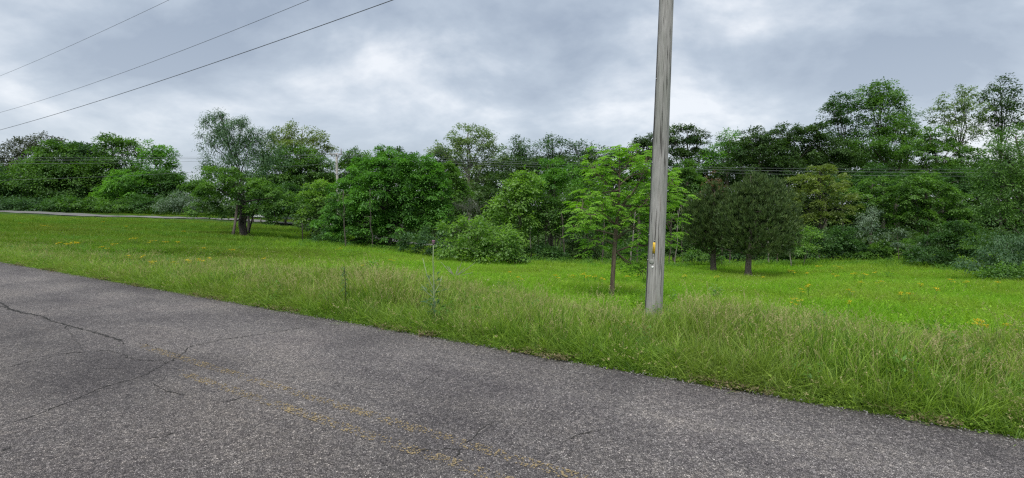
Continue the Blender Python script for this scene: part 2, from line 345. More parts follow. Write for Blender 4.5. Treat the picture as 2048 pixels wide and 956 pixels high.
def road_z(s): return float(np.interp(s, [S_NEAR, 2.66, 4.88, 5.0], [0, 0.012, 0, -0.012]))
# worn double yellow line: the paint has gone between the stones
ym, t, o = mat('worn_yellow_paint')
tcn = N(t, 'ShaderNodeTexCoord'); ob = tcn.outputs['Object']
va = N(t, 'ShaderNodeTexVoronoi'); va.inputs['Scale'].default_value = 85; L(t, ob, va.inputs['Vector'])
sv = N(t, 'ShaderNodeSeparateColor'); L(t, va.outputs['Color'], sv.inputs[0])
nv = N(t, 'ShaderNodeTexNoise'); nv.inputs['Scale'].default_value = 5; nv.inputs['Detail'].default_value = 6; nv.inputs['Roughness'].default_value = 0.7; L(t, ob, nv.inputs['Vector'])
wr = N(t, 'ShaderNodeAttribute', attribute_name='tint')
su = N(t, 'ShaderNodeMath', operation='ADD'); L(t, sv.outputs[0], su.inputs[0])
s3 = N(t, 'ShaderNodeMath', operation='MULTIPLY'); L(t, nv.outputs[0], s3.inputs[0]); s3.inputs[1].default_value = 1.6; L(t, s3.outputs[0], su.inputs[1])
s4 = N(t, 'ShaderNodeMath', operation='ADD'); L(t, su.outputs[0], s4.inputs[0]); L(t, wr.outputs['Fac'], s4.inputs[1])
s5 = N(t, 'ShaderNodeMath', operation='GREATER_THAN'); L(t, s4.outputs[0], s5.inputs[0]); s5.inputs[1].default_value = 1.62
df = N(t, 'ShaderNodeBsdfDiffuse')
rc = ramp(t, [(0, (0.20, 0.160, 0.10)), (1, (0.31, 0.240, 0.13))]); L(t, sv.outputs[2], rc.inputs[0]); L(t, rc.outputs[0], df.inputs[0])
tp = N(t, 'ShaderNodeBsdfTransparent'); mxs = N(t, 'ShaderNodeMixShader'); L(t, s5.outputs[0], mxs.inputs[0]); L(t, tp.outputs[0], mxs.inputs[1]); L(t, df.outputs[0], mxs.inputs[2]); L(t, mxs.outputs[0], o.inputs[0])
for sc_, t1 in ((2.53, 5.2), (2.79, 6.6)):
    tl = np.arange(-9, t1 + 1.5, 0.2); hw = 0.055
    V = np.vstack([np.stack([-tl, np.full(len(tl), sc_ + k), np.full(len(tl), 0.016)], 1) for k in (-hw, hw)])
    n = len(tl); i = np.arange(n - 1); wear = np.clip((t1 - tl) / 1.5, -0.9, 0.0)
    wear = np.where(tl < -1.0, -0.08, wear)
    me = mesh_np('yellow_line', V, np.stack([i, n + i, n + i + 1, i + 1], 1), ym, np.concatenate([wear, wear]))
    yo = link(bpy.data.objects.new('yellow_line', me), ro)
# cracks: jagged flat ribbons, dirt and the gap's shade put into one dark colour
ckm = simple('crack_dirt_shade', (0.016, 0.015, 0.013), 1.0)
def c3(l): return [(x / 2.414, y / 2.414 + 560) for x, y in l]
def c4(l): return [(600 + x / 2.846, 620 + y / 2.846) for x, y in l]
cracks = [(c3([(0, 110), (50, 145), (130, 165), (205, 178), (240, 200), (325, 222), (400, 245), (440, 252), (510, 272), (595, 300)]), 0.017),
          (c3([(325, 222), (312, 240)]), 0.012), (c3([(595, 300), (590, 318)]), 0.008), (c3([(0, 128), (60, 150), (130, 168)]), 0.010),
          (c3([(1560, 215), (1497, 225), (1280, 262), (1080, 290), (920, 325), (870, 370), (800, 410), (700, 465), (480, 530), (370, 580), (200, 645), (0, 712)]), 0.0075),
          (c3([(0, 432), (190, 388), (350, 355), (520, 345), (600, 365), (650, 392), (780, 395), (800, 412)]), 0.0065),
          (c3([(740, 500), (770, 525), (800, 545), (900, 560)]), 0.006), (c3([(1260, 552), (1190, 566), (1080, 600), (1060, 590)]), 0.006),
          (c3([(320, 235), (400, 345)]), 0.003), (c3([(480, 435), (600, 430)]), 0.004), (c3([(650, 300), (880, 372)]), 0.004),
          (c3([(0, 835), (25, 818), (60, 812)]), 0.006), (c3([(700, 775), (800, 760), (850, 740)]), 0.004),
          (c4([(690, 425), (740, 380), (790, 350), (820, 352)]), 0.0045), (c4([(1110, 645), (1060, 665), (1020, 690), (1005, 720), (940, 770)]), 0.006),
          (c4([(1705, 675), (1690, 697), (1640, 705), (1580, 718), (1545, 740), (1480, 775)]), 0.006), (c4([(620, 803), (700, 808), (760, 812), (850, 800), (925, 800), (880, 850)]), 0.0055)]
for pts, wd in cracks:
    q = np.array([st_of(*on_road(*p)) for p in pts])         # (s,t)
    out = [q[0]]
    for a, b in zip(q[:-1], q[1:]):
        m_ = max(2, int(np.linalg.norm(b - a) / 0.035))
        for k in range(1, m_ + 1):
            p = a + (b - a) * k / m_
            if k < m_: p = p + rr.normal(0, 0.0095, 2)
            out.append(p)
    q = np.array(out); T = np.gradient(q, axis=0); T /= np.linalg.norm(T, axis=1)[:, None] + 1e-9
    Nn = np.stack([-T[:, 1], T[:, 0]], 1)
    ww = wd * 0.62 * np.clip(rr.lognormal(-0.1, 0.55, len(q)), 0.25, 2.6); ww[0] *= 0.2; ww[-1] *= 0.2
    A = q + Nn * ww[:, None]; B = q - Nn * ww[:, None]
    f = lambda Q: np.stack([-Q[:, 1], Q[:, 0], np.array([road_z(s) for s in Q[:, 0]]) + 0.003], 1)
    n = len(q); i = np.arange(n - 1)
    link(bpy.data.objects.new('crack', mesh_np('crack', np.vstack([f(A), f(B)]), np.stack([i, n + i, n + i + 1, i + 1], 1), ckm)), ro)

# far road across the meadow
frm = simple('pale_far_asphalt', (0.155, 0.152, 0.145), 0.9)
fr = []
for px, py0, d0, py1, d1 in [(-500, 415, 128, 413, 136), (-250, 419, 112, 416.5, 120), (0, 424.5, 97, 421.5, 105), (157, 433, 86, 427.5, 95), (320, 437, 77, 433.5, 84), (480, 442, 68, 438.5, 75), (590, 451, 62, 446, 68), (800, 470, 56, 462, 62), (1000, 480, 52, 474, 58)]:
    fr.append((P(px, py0, d0)[:2], P(px, py1, d1)[:2]))
def resamp(pts, n):
    pts = np.array(pts); k = np.linspace(0, len(pts) - 1, n); return np.stack([np.interp(k, np.arange(len(pts)), pts[:, c]) for c in range(pts.shape[1])], 1)
fa = resamp([a for a, b in fr], 90); fb = resamp([b for a, b in fr], 90)
cols = []
for k in (0, 0.33, 0.66, 1.0):
    q = fa * (1 - k) + fb * k; cols.append(np.stack([q[:, 0], q[:, 1], ground(q[:, 0], q[:, 1]) + 0.10], 1))
i = np.arange(89); n = 90
fro = link(bpy.data.objects.new('far_road', mesh_np('far_road', np.vstack(cols), np.vstack([np.stack([r * n + i, r * n + i + 1, (r + 1) * n + i + 1, (r + 1) * n + i], 1) for r in range(3)]), frm, smooth=True)))
tag(fro, kind='structure')
FRC = (fa + fb) / 2

# ------------------------------------------------------------------ grass (stuff)
def blade_clump(rs, nb, h0, h1, foot, wid, segs=3, lean=0.5, tint=(0.3, 0.8), curl=0.6, seed_frac=0.0, flop=0.0):
    g = Geo()
    for b in range(nb):
        r = foot * math.sqrt(rs.uniform()); a = rs.uniform(0, 6.283); bx, by = r * math.cos(a), r * math.sin(a)
        h = rs.uniform(h0, h1); d = rs.uniform(0, 6.283); le = lean * rs.uniform(0.15, 1) * h
        cu = curl * rs.uniform(0, 1) * h
        w0 = wid * rs.uniform(0.6, 1.3); fa_ = rs.uniform(0, 6.283)
        sx_, sy_ = math.cos(fa_) * w0 / 2, math.sin(fa_) * w0 / 2
        isseed = rs.uniform() < seed_frac
        k = np.linspace(0, 1, segs + 1)
        hz_ = h * (k - (flop if rs.uniform() < 0.35 else 0.08) * k ** 3)
        hor = le * k + cu * k ** 2.5
        cx = bx + math.cos(d) * hor; cy = by + math.sin(d) * hor
        ws = np.clip(1 - k ** 2.2, 0.06, 1)
        if isseed: ws = np.full(len(k), 0.35); 
        tn = rs.uniform(*tint)
        Lv = np.stack([cx - sx_ * ws, cy - sy_ * ws, hz_], 1); Rv = np.stack([cx + sx_ * ws, cy + sy_ * ws, hz_], 1)
        i = np.arange(segs); n = segs + 1
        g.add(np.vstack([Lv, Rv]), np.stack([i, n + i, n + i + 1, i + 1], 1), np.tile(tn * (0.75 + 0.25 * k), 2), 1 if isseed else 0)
        if isseed:      # panicle: loose short spikelets round the top fifth
            tip = np.array([cx[-1], cy[-1], hz_[-1]]); dn = np.array([cx[-2] - cx[-1], cy[-2] - cy[-1], hz_[-2] - hz_[-1]]); dn /= np.linalg.norm(dn) + 1e-9
            ln = rs.uniform(0.08, 0.15)
            for q in range(9):
                p = tip + dn * ln * q / 9; v = rs.normal(0, 1, 3); v[2] = abs(v[2]) * 0.6; v /= np.linalg.norm(v); v = v * rs.uniform(0.016, 0.034)
                u = np.cross(v, [0, 0, 1.0]); u /= np.linalg.norm(u) + 1e-9; u *= 0.006
                g.add([p, p + v * 0.5 + u, p + v, p + v * 0.5 - u], [(0, 1, 2, 3)], rs.uniform(0.3, 1), 1)
    return g
def herb_clump(rs, nl, h, foot, ls):
    g = Geo()
    for k in range(nl):
        r = foot * math.sqrt(rs.uniform()); a = rs.uniform(0, 6.283); p = np.array([r * math.cos(a), r * math.sin(a), h * rs.uniform(0.1, 1)])
        d = rs.uniform(0, 6.283); v = np.array([math.cos(d), math.sin(d), rs.uniform(-0.3, 0.5)]) * ls * rs.uniform(0.6, 1.3); u = np.cross(v, [0, 0, 1.0]); u *= 0.24
        g.add([p, p + v * 0.5 + u, p + v, p + v * 0.5 - u], [(0, 1, 2, 3)], rs.uniform(0.2, 1), 0)
    return g
GV = leaf_mat('verge_grass_blade', (0.036, 0.112, 0.008), (0.340, 0.510, 0.070), 0.40, 0.02, (1.35, 1.4, 0.6), rnd=True, patch=(0.7, (0.26, 0.26, 0.08), 0.25))
GS = leaf_mat('grass_seed_head', (0.22, 0.19, 0.08), (0.46, 0.42, 0.20), 0.3, 0.02, (1.1, 1.0, 0.8))
GT = leaf_mat('dead_grass', (0.10, 0.085, 0.045), (0.26, 0.215, 0.12), 0.2, 0.01, (1, 1, 0.9), rnd=True)
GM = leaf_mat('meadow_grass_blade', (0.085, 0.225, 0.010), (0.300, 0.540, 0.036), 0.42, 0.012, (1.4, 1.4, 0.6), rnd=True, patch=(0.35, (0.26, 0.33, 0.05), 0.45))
GL = leaf_mat('left_field_grass_blade', (0.050, 0.150, 0.012), (0.190, 0.335, 0.030), 0.40, 0.012, (1.3, 1.3, 0.6), rnd=True, patch=(0.16, (0.17, 0.19, 0.03), 0.5))
GH = leaf_mat('low_herb_leaf', (0.030, 0.090, 0.012), (0.120, 0.250, 0.030), 0.35, 0.02, rnd=True)
def make_coll(name, geos, mats):
    c = bpy.data.collections.new(name)
    for k, g in enumerate(geos):
        c.objects.link(bpy.data.objects.new('%s_%02d' % (name, k), g.mesh(name, mats)))
    return c
rs = np.random.default_rng(11)
C_TALL = make_coll('tall_tuft', [blade_clump(rs, 34, 0.40, 1.0, 0.12, 0.013, 5, 0.22, (0.0, 0.9), 0.25, 0.025, 0.3) for _ in range(7)] +
                   [blade_clump(rs, 16, 0.4, 0.95, 0.09, 0.022, 6, 0.3, (0.4, 1.0), 0.6, 0.0, 0.6) for _ in range(5)] +
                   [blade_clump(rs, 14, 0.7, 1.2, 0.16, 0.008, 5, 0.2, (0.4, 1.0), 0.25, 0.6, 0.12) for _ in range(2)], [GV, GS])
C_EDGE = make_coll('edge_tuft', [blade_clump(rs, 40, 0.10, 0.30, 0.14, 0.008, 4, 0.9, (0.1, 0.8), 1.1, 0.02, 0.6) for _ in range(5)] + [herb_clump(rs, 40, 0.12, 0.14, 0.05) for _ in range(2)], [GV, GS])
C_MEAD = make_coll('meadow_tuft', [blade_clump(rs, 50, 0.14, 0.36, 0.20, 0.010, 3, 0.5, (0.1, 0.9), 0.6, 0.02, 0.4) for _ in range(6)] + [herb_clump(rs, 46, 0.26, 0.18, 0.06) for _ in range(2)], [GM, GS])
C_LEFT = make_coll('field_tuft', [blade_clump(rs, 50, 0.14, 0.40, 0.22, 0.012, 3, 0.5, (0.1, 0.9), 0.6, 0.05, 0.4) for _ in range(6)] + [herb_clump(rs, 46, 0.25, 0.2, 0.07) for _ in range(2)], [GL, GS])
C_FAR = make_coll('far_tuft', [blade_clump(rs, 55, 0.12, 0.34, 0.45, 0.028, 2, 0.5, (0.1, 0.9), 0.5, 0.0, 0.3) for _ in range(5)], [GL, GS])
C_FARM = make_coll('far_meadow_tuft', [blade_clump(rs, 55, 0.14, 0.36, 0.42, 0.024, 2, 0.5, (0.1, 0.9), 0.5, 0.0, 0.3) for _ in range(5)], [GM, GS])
C_HERB = make_coll('herb_tuft', [herb_clump(rs, 90, 0.55, 0.35, 0.11) for _ in range(5)], [GH, GS])

def scatter(name, coll, pts, rotz, scl, zscl, tilt=0.12):
    n = len(pts); ncol = len(coll.objects)
    me = bpy.data.meshes.new(name); me.vertices.add(n); me.vertices.foreach_set('co', np.asarray(pts, np.float32).ravel())
    a = me.attributes.new('rot', 'FLOAT_VECTOR', 'POINT'); rot = np.stack([rng.normal(0, tilt, n), rng.normal(0, tilt, n), rotz], 1).astype(np.float32); a.data.foreach_set('vector', rot.ravel())
    a = me.attributes.new('scl', 'FLOAT_VECTOR', 'POINT'); a.data.foreach_set('vector', np.stack([scl, scl, zscl], 1).astype(np.float32).ravel())
    a = me.attributes.new('idx', 'INT', 'POINT'); a.data.foreach_set('value', rng.integers(0, ncol, n).astype(np.int32))
    ob_ = link(bpy.data.objects.new(name, me))
    ng = bpy.data.node_groups.new(name, 'GeometryNodeTree')
    ng.interface.new_socket('Geometry', in_out='INPUT', socket_type='NodeSocketGeometry'); ng.interface.new_socket('Geometry', in_out='OUTPUT', socket_type='NodeSocketGeometry')
    gi = ng.nodes.new('NodeGroupInput'); gout = ng.nodes.new('NodeGroupOutput')
    ci = ng.nodes.new('GeometryNodeCollectionInfo'); ci.inputs[0].default_value = coll; ci.inputs['Separate Children'].default_value = True; ci.inputs['Reset Children'].default_value = True
    ip = ng.nodes.new('GeometryNodeInstanceOnPoints'); ip.inputs['Pick Instance'].default_value = True
    def na_(nm, ty):
        q = ng.nodes.new('GeometryNodeInputNamedAttribute'); q.data_type = ty; q.inputs['Name'].default_value = nm
        return next(s for s in q.outputs if s.enabled and s.name == 'Attribute')
    ng.links.new(gi.outputs[0], ip.inputs['Points']); ng.links.new(ci.outputs[0], ip.inputs['Instance'])
    ng.links.new(na_('rot', 'FLOAT_VECTOR'), ip.inputs['Rotation']); ng.links.new(na_('scl', 'FLOAT_VECTOR'), ip.inputs['Scale']); ng.links.new(na_('idx', 'INT'), ip.inputs['Instance Index'])
    ng.links.new(ip.outputs[0], gout.inputs[0])
    md = ob_.modifiers.new('grow', 'NODES'); md.node_group = ng
    tag(ob_, kind='stuff'); return ob_
def in_view(x, y, m=250):
    y_ = np.maximum(y, 0.1); px = 1024 + F * x / y_
    return (y > 1.5) & (px > -m) & (px < 2048 + m)
def far_road_dist(x, y):
    d = np.full(len(x), 1e9)
    for q in FRC[::3]: d = np.minimum(d, np.hypot(x - q[0], y - q[1]))
    return d
def vnoise(x, y, s, seed):
    r = np.random.default_rng(seed); v = np.zeros(len(x))
    for k in range(6):
        a = r.uniform(0, 6.28); f = s * r.uniform(0.6, 1.8); v += np.sin(f * (x * math.cos(a) + y * math.sin(a)) + r.uniform(0, 6.28))
    return v / 3.5
# verge: tall seeding grass; lower towards the left
def verge(n, s0, s1, t0, t1):
    s = rng.uniform(s0, s1, n); t_ = rng.uniform(t0, t1, n); x, y = xy_of(s, t_); k = in_view(x, y, 500); return s[k], t_[k], x[k], y[k]
s, t_, x, y = verge(20000, S_EDGE + 0.12, S_EDGE + 3.9, -9, 34)
keep = rng.uniform(size=len(s)) < np.where(t_ > 14, 0.6, 1.0) * np.clip((S_EDGE + 4.2 - s) / 1.4, 0.15, 1)
s, t_, x, y = s[keep], t_[keep], x[keep], y[keep]
hs = 0.60 + 0.20 * vnoise(x, y, 1.6, 5); hs *= np.interp(s - S_EDGE, [0.1, 0.4, 1.0, 3.0, 3.9], [0.5, 0.85, 1.0, 0.85, 0.6]) * np.interp(t_, [-6, 2, 8, 13, 20, 34], [1.05, 0.92, 1.05, 0.8, 0.6, 0.55])
hs *= rng.uniform(0.8, 1.15, len(s)); pxs_ = 1024 + F * x / y; hs *= 1 - 0.38 * np.exp(-((pxs_ - 1308) / 70) ** 2) * (y < 8.3)
scatter('verge_grass', C_TALL, np.stack([x, y, ground(x, y) - 0.02], 1), rng.uniform(0, 6.28, len(s)), np.clip(hs * 1.1, 0.5, 0.9), hs, 0.16)
s, t_, x, y = verge(13000, S_EDGE - 0.02, S_EDGE + 0.6, -9, 40)
sc1 = rng.uniform(0.55, 1.15, len(s)) * np.interp(s - S_EDGE, [0, 0.1, 0.3], [0.5, 0.8, 1.1])
scatter('verge_edge_grass', C_EDGE, np.stack([x, y, ground(x, y) - 0.01], 1), rng.uniform(0, 6.28, len(s)), sc1, sc1, 0.25)
# near meadow (right and centre) and left field, graded by distance
def field(n, d0, d1, m=250, ml=None):
    y_ = d0 + (d1 - d0) * np.sqrt(rng.uniform(size=n)) if d0 < 15 else rng.uniform(d0, d1, n); px = rng.uniform(-(ml or m), 2048 + m, n); x_ = (px - 1024) / F * y_
    s, t_ = st_of(x_, y_); k = (s > S_EDGE + 1.2) & (far_road_dist(x_, y_) > 7.0); return x_[k], y_[k], px[k]
def split(px, y_): return px < np.interp(y_, [10, 20, 40], [300, 620, 640]) + rng.normal(0, 130, len(px))
x, y, px = field(58000, 6.0, 27, 250, 600); lf = split(px, y)
for nm, c, k in (('meadow_grass', C_MEAD, ~lf), ('field_grass', C_LEFT, lf)):
    xx, yy_ = x[k], y[k]; h = (0.85 + 0.3 * vnoise(xx, yy_, 0.9, 8)) * rng.uniform(0.7, 1.25, len(xx))
    scatter(nm, c, np.stack([xx, yy_, ground(xx, yy_) - 0.01], 1), rng.uniform(0, 6.28, len(xx)), np.clip(h, 0.7, 1.3), h)
x, y, px = field(50000, 25, 58, 250, 1100); lf = split(px, y)
for nm, c, k in (('far_meadow_grass', C_FARM, ~lf), ('far_field_grass', C_FAR, lf)):
    xx, yy_ = x[k], y[k]; h = (0.9 + 0.3 * vnoise(xx, yy_, 0.5, 8)) * rng.uniform(0.7, 1.25, len(xx))
    scatter(nm, c, np.stack([xx, yy_, ground(xx, yy_) - 0.01], 1), rng.uniform(0, 6.28, len(xx)), np.clip(h, 0.7, 1.3), h)
x, y, px = field(40000, 56, 125, 250, 1100); k = px < 760; x, y, px = x[k], y[k], px[k]
h = np.interp(far_road_dist(x, y), [7, 16], [0.35, 0.8]) * rng.uniform(0.7, 1.25, len(x))
scatter('distant_grass', C_FAR, np.stack([x, y, ground(x, y) - 0.01], 1), rng.uniform(0, 6.28, len(x)), rng.uniform(1.4, 2.2, len(x)), h, 0.1)

SPK = leaf_mat('tiny_petal', (0.75, 0.66, 0.10), (0.80, 0.80, 0.72), 0.3, 0.02, (1, 1, 0.9), rnd=True)
def speck_clump(r, n, foot):
    g = Geo()
    for k in range(n):
        c = np.array([r.normal(0, foot), r.normal(0, foot), r.uniform(0.20, 0.36)]); w_ = r.uniform(0.006, 0.012); t0 = r.normal(0, 0.4, 2)
        g.add([c + [-w_, 0, 0], c + [0, -w_, t0[0] * w_], c + [w_, 0, 0], c + [0, w_, t0[1] * w_]], [(0, 1, 2, 3)], r.uniform(0, 1))
    return g
C_SPECK = make_coll('speck', [speck_clump(rs, n_, 0.18) for n_ in (3, 6, 9)], [SPK])
x, y, px = field(2300, 8, 40); k = vnoise(x, y, 0.5, 21) > -0.1; x, y = x[k], y[k]
scatter('meadow_speck_flowers', C_SPECK, np.stack([x, y, ground(x, y)], 1), rng.uniform(0, 6.28, len(x)), rng.uniform(0.8, 1.5, len(x)), rng.uniform(0.9, 1.2, len(x)))
x, y, px = field(900, 8, 60); k = (vnoise(x, y, 0.35, 33) > 0.15); x, y = x[k], y[k]; sz = rng.uniform(0.35, 0.75, len(x)) * (1 + y / 60)
scatter('meadow_weeds', C_HERB, np.stack([x, y, ground(x, y)], 1), rng.uniform(0, 6.28, len(x)), sz, sz * 0.8)
C_DEAD = make_coll('thatch', [blade_clump(rs, 16, 0.02, 0.05, 0.12, 0.006, 4, 3.0, (0.0, 0.7), 1.5, 0.55, 0.2) for _ in range(4)], [GV, GT])
s, t_, x, y = verge(1100, S_EDGE - 0.04, S_EDGE + 0.30, -9, 30); k = vnoise(x, y, 2.2, 4) > 0.1; x, y = x[k], y[k]
scatter('dead_thatch', C_DEAD, np.stack([x, y, np.full(len(x), 0.004)], 1), rng.uniform(0, 6.28, len(x)), rng.uniform(0.6, 1.4, len(x)), rng.uniform(0.6, 1.4, len(x)), 0.05)
s, t_, x, y = verge(420, S_EDGE + 0.15, S_EDGE + 3.0, -9, 26); sz = rng.uniform(0.35, 0.8, len(x))
scatter('verge_weeds', C_HERB, np.stack([x, y, ground(x, y)], 1), rng.uniform(0, 6.28, len(x)), sz * 0.6, sz)

# ------------------------------------------------------------------ trees
def leaves_geo(C, D, Nrm, ln, wd, tint, fold=0.12):
    """kite shaped leaves: base C, direction D, normal Nrm (all (n,3)), length ln (n), width wd (n)"""
    D = D / (np.linalg.norm(D, axis=1)[:, None] + 1e-9); U = np.cross(D, Nrm); U /= np.linalg.norm(U, axis=1)[:, None] + 1e-9; W = np.cross(U, D)
    ln = ln[:, None]; wd = wd[:, None]
    a = C; b = C + D * ln * 0.45 + U * wd * 0.5 + W * ln * fold; c = C + D * ln - W * ln * fold * 0.8; d = C + D * ln * 0.45 - U * wd * 0.5 + W * ln * fold
    n = len(C); V = np.stack([a, b, c, d], 1).reshape(-1, 3); i = np.arange(n) * 4
    return V, np.stack([i, i + 1, i + 2, i + 3], 1), np.repeat(tint, 4)
def lobe_leaves(r, c, rad, ln, cov, style):
    """one crown lobe; returns leaf arrays and the twig-cluster centres"""
    area = math.pi * rad[0] * rad[2]
    nleaf = int(cov * area / (0.30 * ln * ln)); per = int(style.get('per', 34) * 1.45); ncl = max(6, nleaf // per)
    d = r.normal(size=(ncl, 3)); d /= np.linalg.norm(d, axis=1)[:, None]
    d[:, 2] = np.where(d[:, 2] < -0.5, -d[:, 2], d[:, 2])
    # bumpy surface: sum of random directional waves
    w_ = r.normal(0, 2.6, (5, 3)); ph = r.uniform(0, 6.28, 5); bump = np.sin(d @ w_.T + ph).sum(1) / 5
    depth = r.uniform(0, 1, ncl) ** style.get('shell', 0.45)
    rr_ = (0.45 + 0.55 * depth) * (1 + style.get('bump', 0.30) * bump)
    Cc = c + d * rr_[:, None] * rad
    cs = style.get('cs', 0.26) * min(rad[0], rad[2]) * r.uniform(0.6, 1.35, ncl); cs = np.maximum(cs, ln * 2.0)
    idx = np.repeat(np.arange(ncl), per); n = len(idx)
    q = r.normal(0, 0.55, (n, 3)); q[:, 2] *= style.get('flat', 0.5)
    rh = np.hypot(q[:, 0], q[:, 1]); q[:, 2] -= style.get('droop', 0.25) * rh ** 2
    Pp = Cc[idx] + q * cs[idx, None] + d[idx] * (np.abs(r.normal(0, 0.25, n)) * cs[idx])[:, None]
    D = q * [1, 1, 0.5] + d[idx] * 0.5 + r.normal(0, 0.35, (n, 3)); D[:, 2] -= style.get('hang', 0.25)
    Nr = np.array([0, 0, 1.0]) * 1.1 * style.get('up', 1.0) + d[idx] * 0.5 + q * [0.9, 0.9, 0.5] + r.normal(0, 0.22, (n, 3))
    tint = np.clip(0.5 + r.normal(0, 0.22, ncl)[idx] + r.normal(0, 0.10, n) + style.get('tipt', 0.0) * (depth[idx] - 0.5), 0.02, 0.98)
    l_ = ln * r.uniform(0.65, 1.35, n)
    return (Pp, D, Nr, l_, l_ * style.get('asp', 0.6), tint), Cc, d
def limb_path(r, a, b, sag=0.12, n=6):
    k = np.linspace(0, 1, n)[:, None]; p = a + (b - a) * k; L_ = np.linalg.norm(b - a)
    p[1:-1] += r.normal(0, abs(sag) * 0.35 * L_ / n, (n - 2, 3)); p[:, 2] += np.sin(k[:, 0] * math.pi) * L_ * sag * 0.5; return p
def tree(name, label, cat, species, d, lobes, base=None, seed=0, cov=4.6, leafpx=3.75, style=None, trunk_r=None, bark=None, group=None, stems=1, twigs=5, crown_name='crown', sep_limbs=False, depthk=0.85, trunk=True):
    r = np.random.default_rng(1000 + seed); style = style or {}
    bx = base[0] if base else np.mean([l[0] for l in lobes]); bd = base[1] if base and len(base) > 1 else d
    xy = P(bx, 450, bd)[:2]; z0 = gz(*xy); root_p = np.array([xy[0], xy[1], z0])
    root = empty(name, tuple(root_p), label, cat, group)
    ln = leafpx * d / F; parts = []; lc = []
    for k, l in enumerate(lobes):
        px, py, rx, ry = l[:4]; do = l[4] if len(l) > 4 else r.uniform(-0.35, 0.35) * rx * d / F
        c = P(px, py, d + do); rad = np.array([rx, rx * depthk, ry]) * d / F
        A, Cc, dd = lobe_leaves(r, c, rad, ln, cov, style); parts.append(A); lc.append((c, rad, Cc))
    Pp, D, Nr, l_, w_, ti = [np.concatenate(q) for q in zip(*parts)]
    gzz = ground(Pp[:, 0], Pp[:, 1]); k = Pp[:, 2] > gzz + 0.02; Pp, D, Nr, l_, w_, ti = Pp[k], D[k], Nr[k], l_[k], w_[k], ti[k]
    V, Fq, tn = leaves_geo(Pp, D, Nr, l_, w_, ti)
    me = mesh_np(crown_name, V - root_p, Fq, LM[species], tn)
    link(bpy.data.objects.new(crown_name, me), root)
    if trunk:
        top = max(l[0][2] + l[1][2] * 0.5 for l in lc); H = top - z0
        tr = trunk_r or max(0.05, H * 0.017); bm = bark or BARK; g = Geo()
        cen = np.mean([l[0] for l in lc], 0)
        for sidx in range(stems):
            tl = max(lc, key=lambda l: l[0][2]) if stems == 1 else lc[sidx % len(lc)]
            e = tl[0] + np.array([0, 0, tl[1][2] * 0.55]); off = np.array([0, 0, 0]) if stems == 1 else np.append(r.uniform(-0.35, 0.35, 2) * (1 + tr), 0)
            k = np.linspace(0, 1, 9)[:, None]; p = root_p + off + np.array([0, 0, -0.15]) + (e - root_p - off) * (k ** np.array([1.7, 1.7, 1.0]))
            p[1:-1, :2] += r.normal(0, 0.012 * abs(H), (7, 2)); rad = tr * (1 - 0.82 * np.linspace(0, 1, 9)) * (1 if stems == 1 else 0.75); rad[0] *= 1.35
            tube(g, p, rad, 8, wob=0.06, rs=r)
            if sidx == 0: tp0 = p
        gl = g
        for c, rad, Cc in lc:
            j = min(range(len(tp0)), key=lambda q: abs(tp0[q][2] - (z0 + (c[2] - rad[2] * 0.6 - z0) * 0.72)) + (0 if q > 1 else 9)); a = tp0[j]
            if sep_limbs: gl = Geo()
            lr = tr * 0.42; tube(gl, limb_path(r, a, c + [0, 0, rad[2] * 0.3]), lr * np.linspace(1, 0.35, 6), 6)
            for q in r.choice(len(Cc), min(twigs, len(Cc)), replace=False):
                tube(gl, limb_path(r, a + (c - a) * r.uniform(0.45, 1.0), Cc[q], 0.08, 4), lr * 0.35 * np.linspace(1, 0.3, 4), 4, cap=False)
            if sep_limbs:
                m2_ = gl.mesh('limb', bm, True); m2_.transform(__import__('mathutils').Matrix.Translation(-Vector(root_p))); link(bpy.data.objects.new('limb', m2_), root)
        m_ = g.mesh('trunk', bm, True); m_.transform(__import__('mathutils').Matrix.Translation(-Vector(root_p)))
        link(bpy.data.objects.new('trunk', m_), root)
    return root, root_p

AIRY = dict(shell=0.35, bump=0.6, cs=0.22, flat=0.6, per=26)
SPRAY = dict(shell=0.35, bump=0.55, cs=0.30, flat=0.26, droop=0.5, up=1.7, tipt=0.3, per=60)
DENSE = dict(shell=0.35, bump=0.45, cs=0.27, flat=0.45, per=50)
FEATH = dict(shell=0.45, bump=0.5, cs=0.24, flat=0.9, hang=0.9, asp=0.32, up=0.3, per=34)
G1 = 'trees in the left treeline beyond the far road'; G2 = 'trees of the wood behind the meadow'; G3 = 'shrubs along the foot of the wood'; G4 = 'tall airy trees rising over the wood'
T = tree
# ---- left treeline
T('broadleaf_tree', 'dark brownish round tree at the far left end of the treeline, sky showing through it', 'tree', 'rust', 124, [(48, 300, 42, 24), (85, 288, 40, 14), (25, 328, 24, 24), (75, 325, 50, 26), (8, 350, 22, 18), (60, 355, 40, 30)], seed=1, cov=2.4, style=AIRY, group=G1)
T('broadleaf_tree', 'wide green tree overlapping the brownish tree in the left treeline', 'tree', 'green', 113, [(118, 318, 46, 34), (85, 360, 55, 45), (145, 370, 60, 50), (60, 390, 40, 30)], seed=2, group=G1)
T('broadleaf_tree', 'dark green tree with feathery shoots left of highest peaked left tree', 'tree', 'dull', 117, [(170, 315, 40, 26), (185, 345, 45, 40), (150, 298, 16, 12), (185, 395, 60, 35)], seed=3, group=G1)
T('broadleaf_tree', 'highest peaked tree of the left treeline with a pointed leafy top', 'tree', 'green', 115, [(222, 292, 26, 24), (240, 312, 40, 35), (262, 300, 16, 20), (235, 360, 60, 45)], seed=4, cov=3, group=G1)
T('broadleaf_tree', 'light leaved tree at the right end of the left treeline beside the sky gap', 'tree', 'fresh', 114, [(303, 303, 20, 24), (325, 315, 24, 24), (318, 345, 40, 32), (345, 345, 20, 26), (352, 370, 18, 20)], seed=5, cov=3, group=G1)
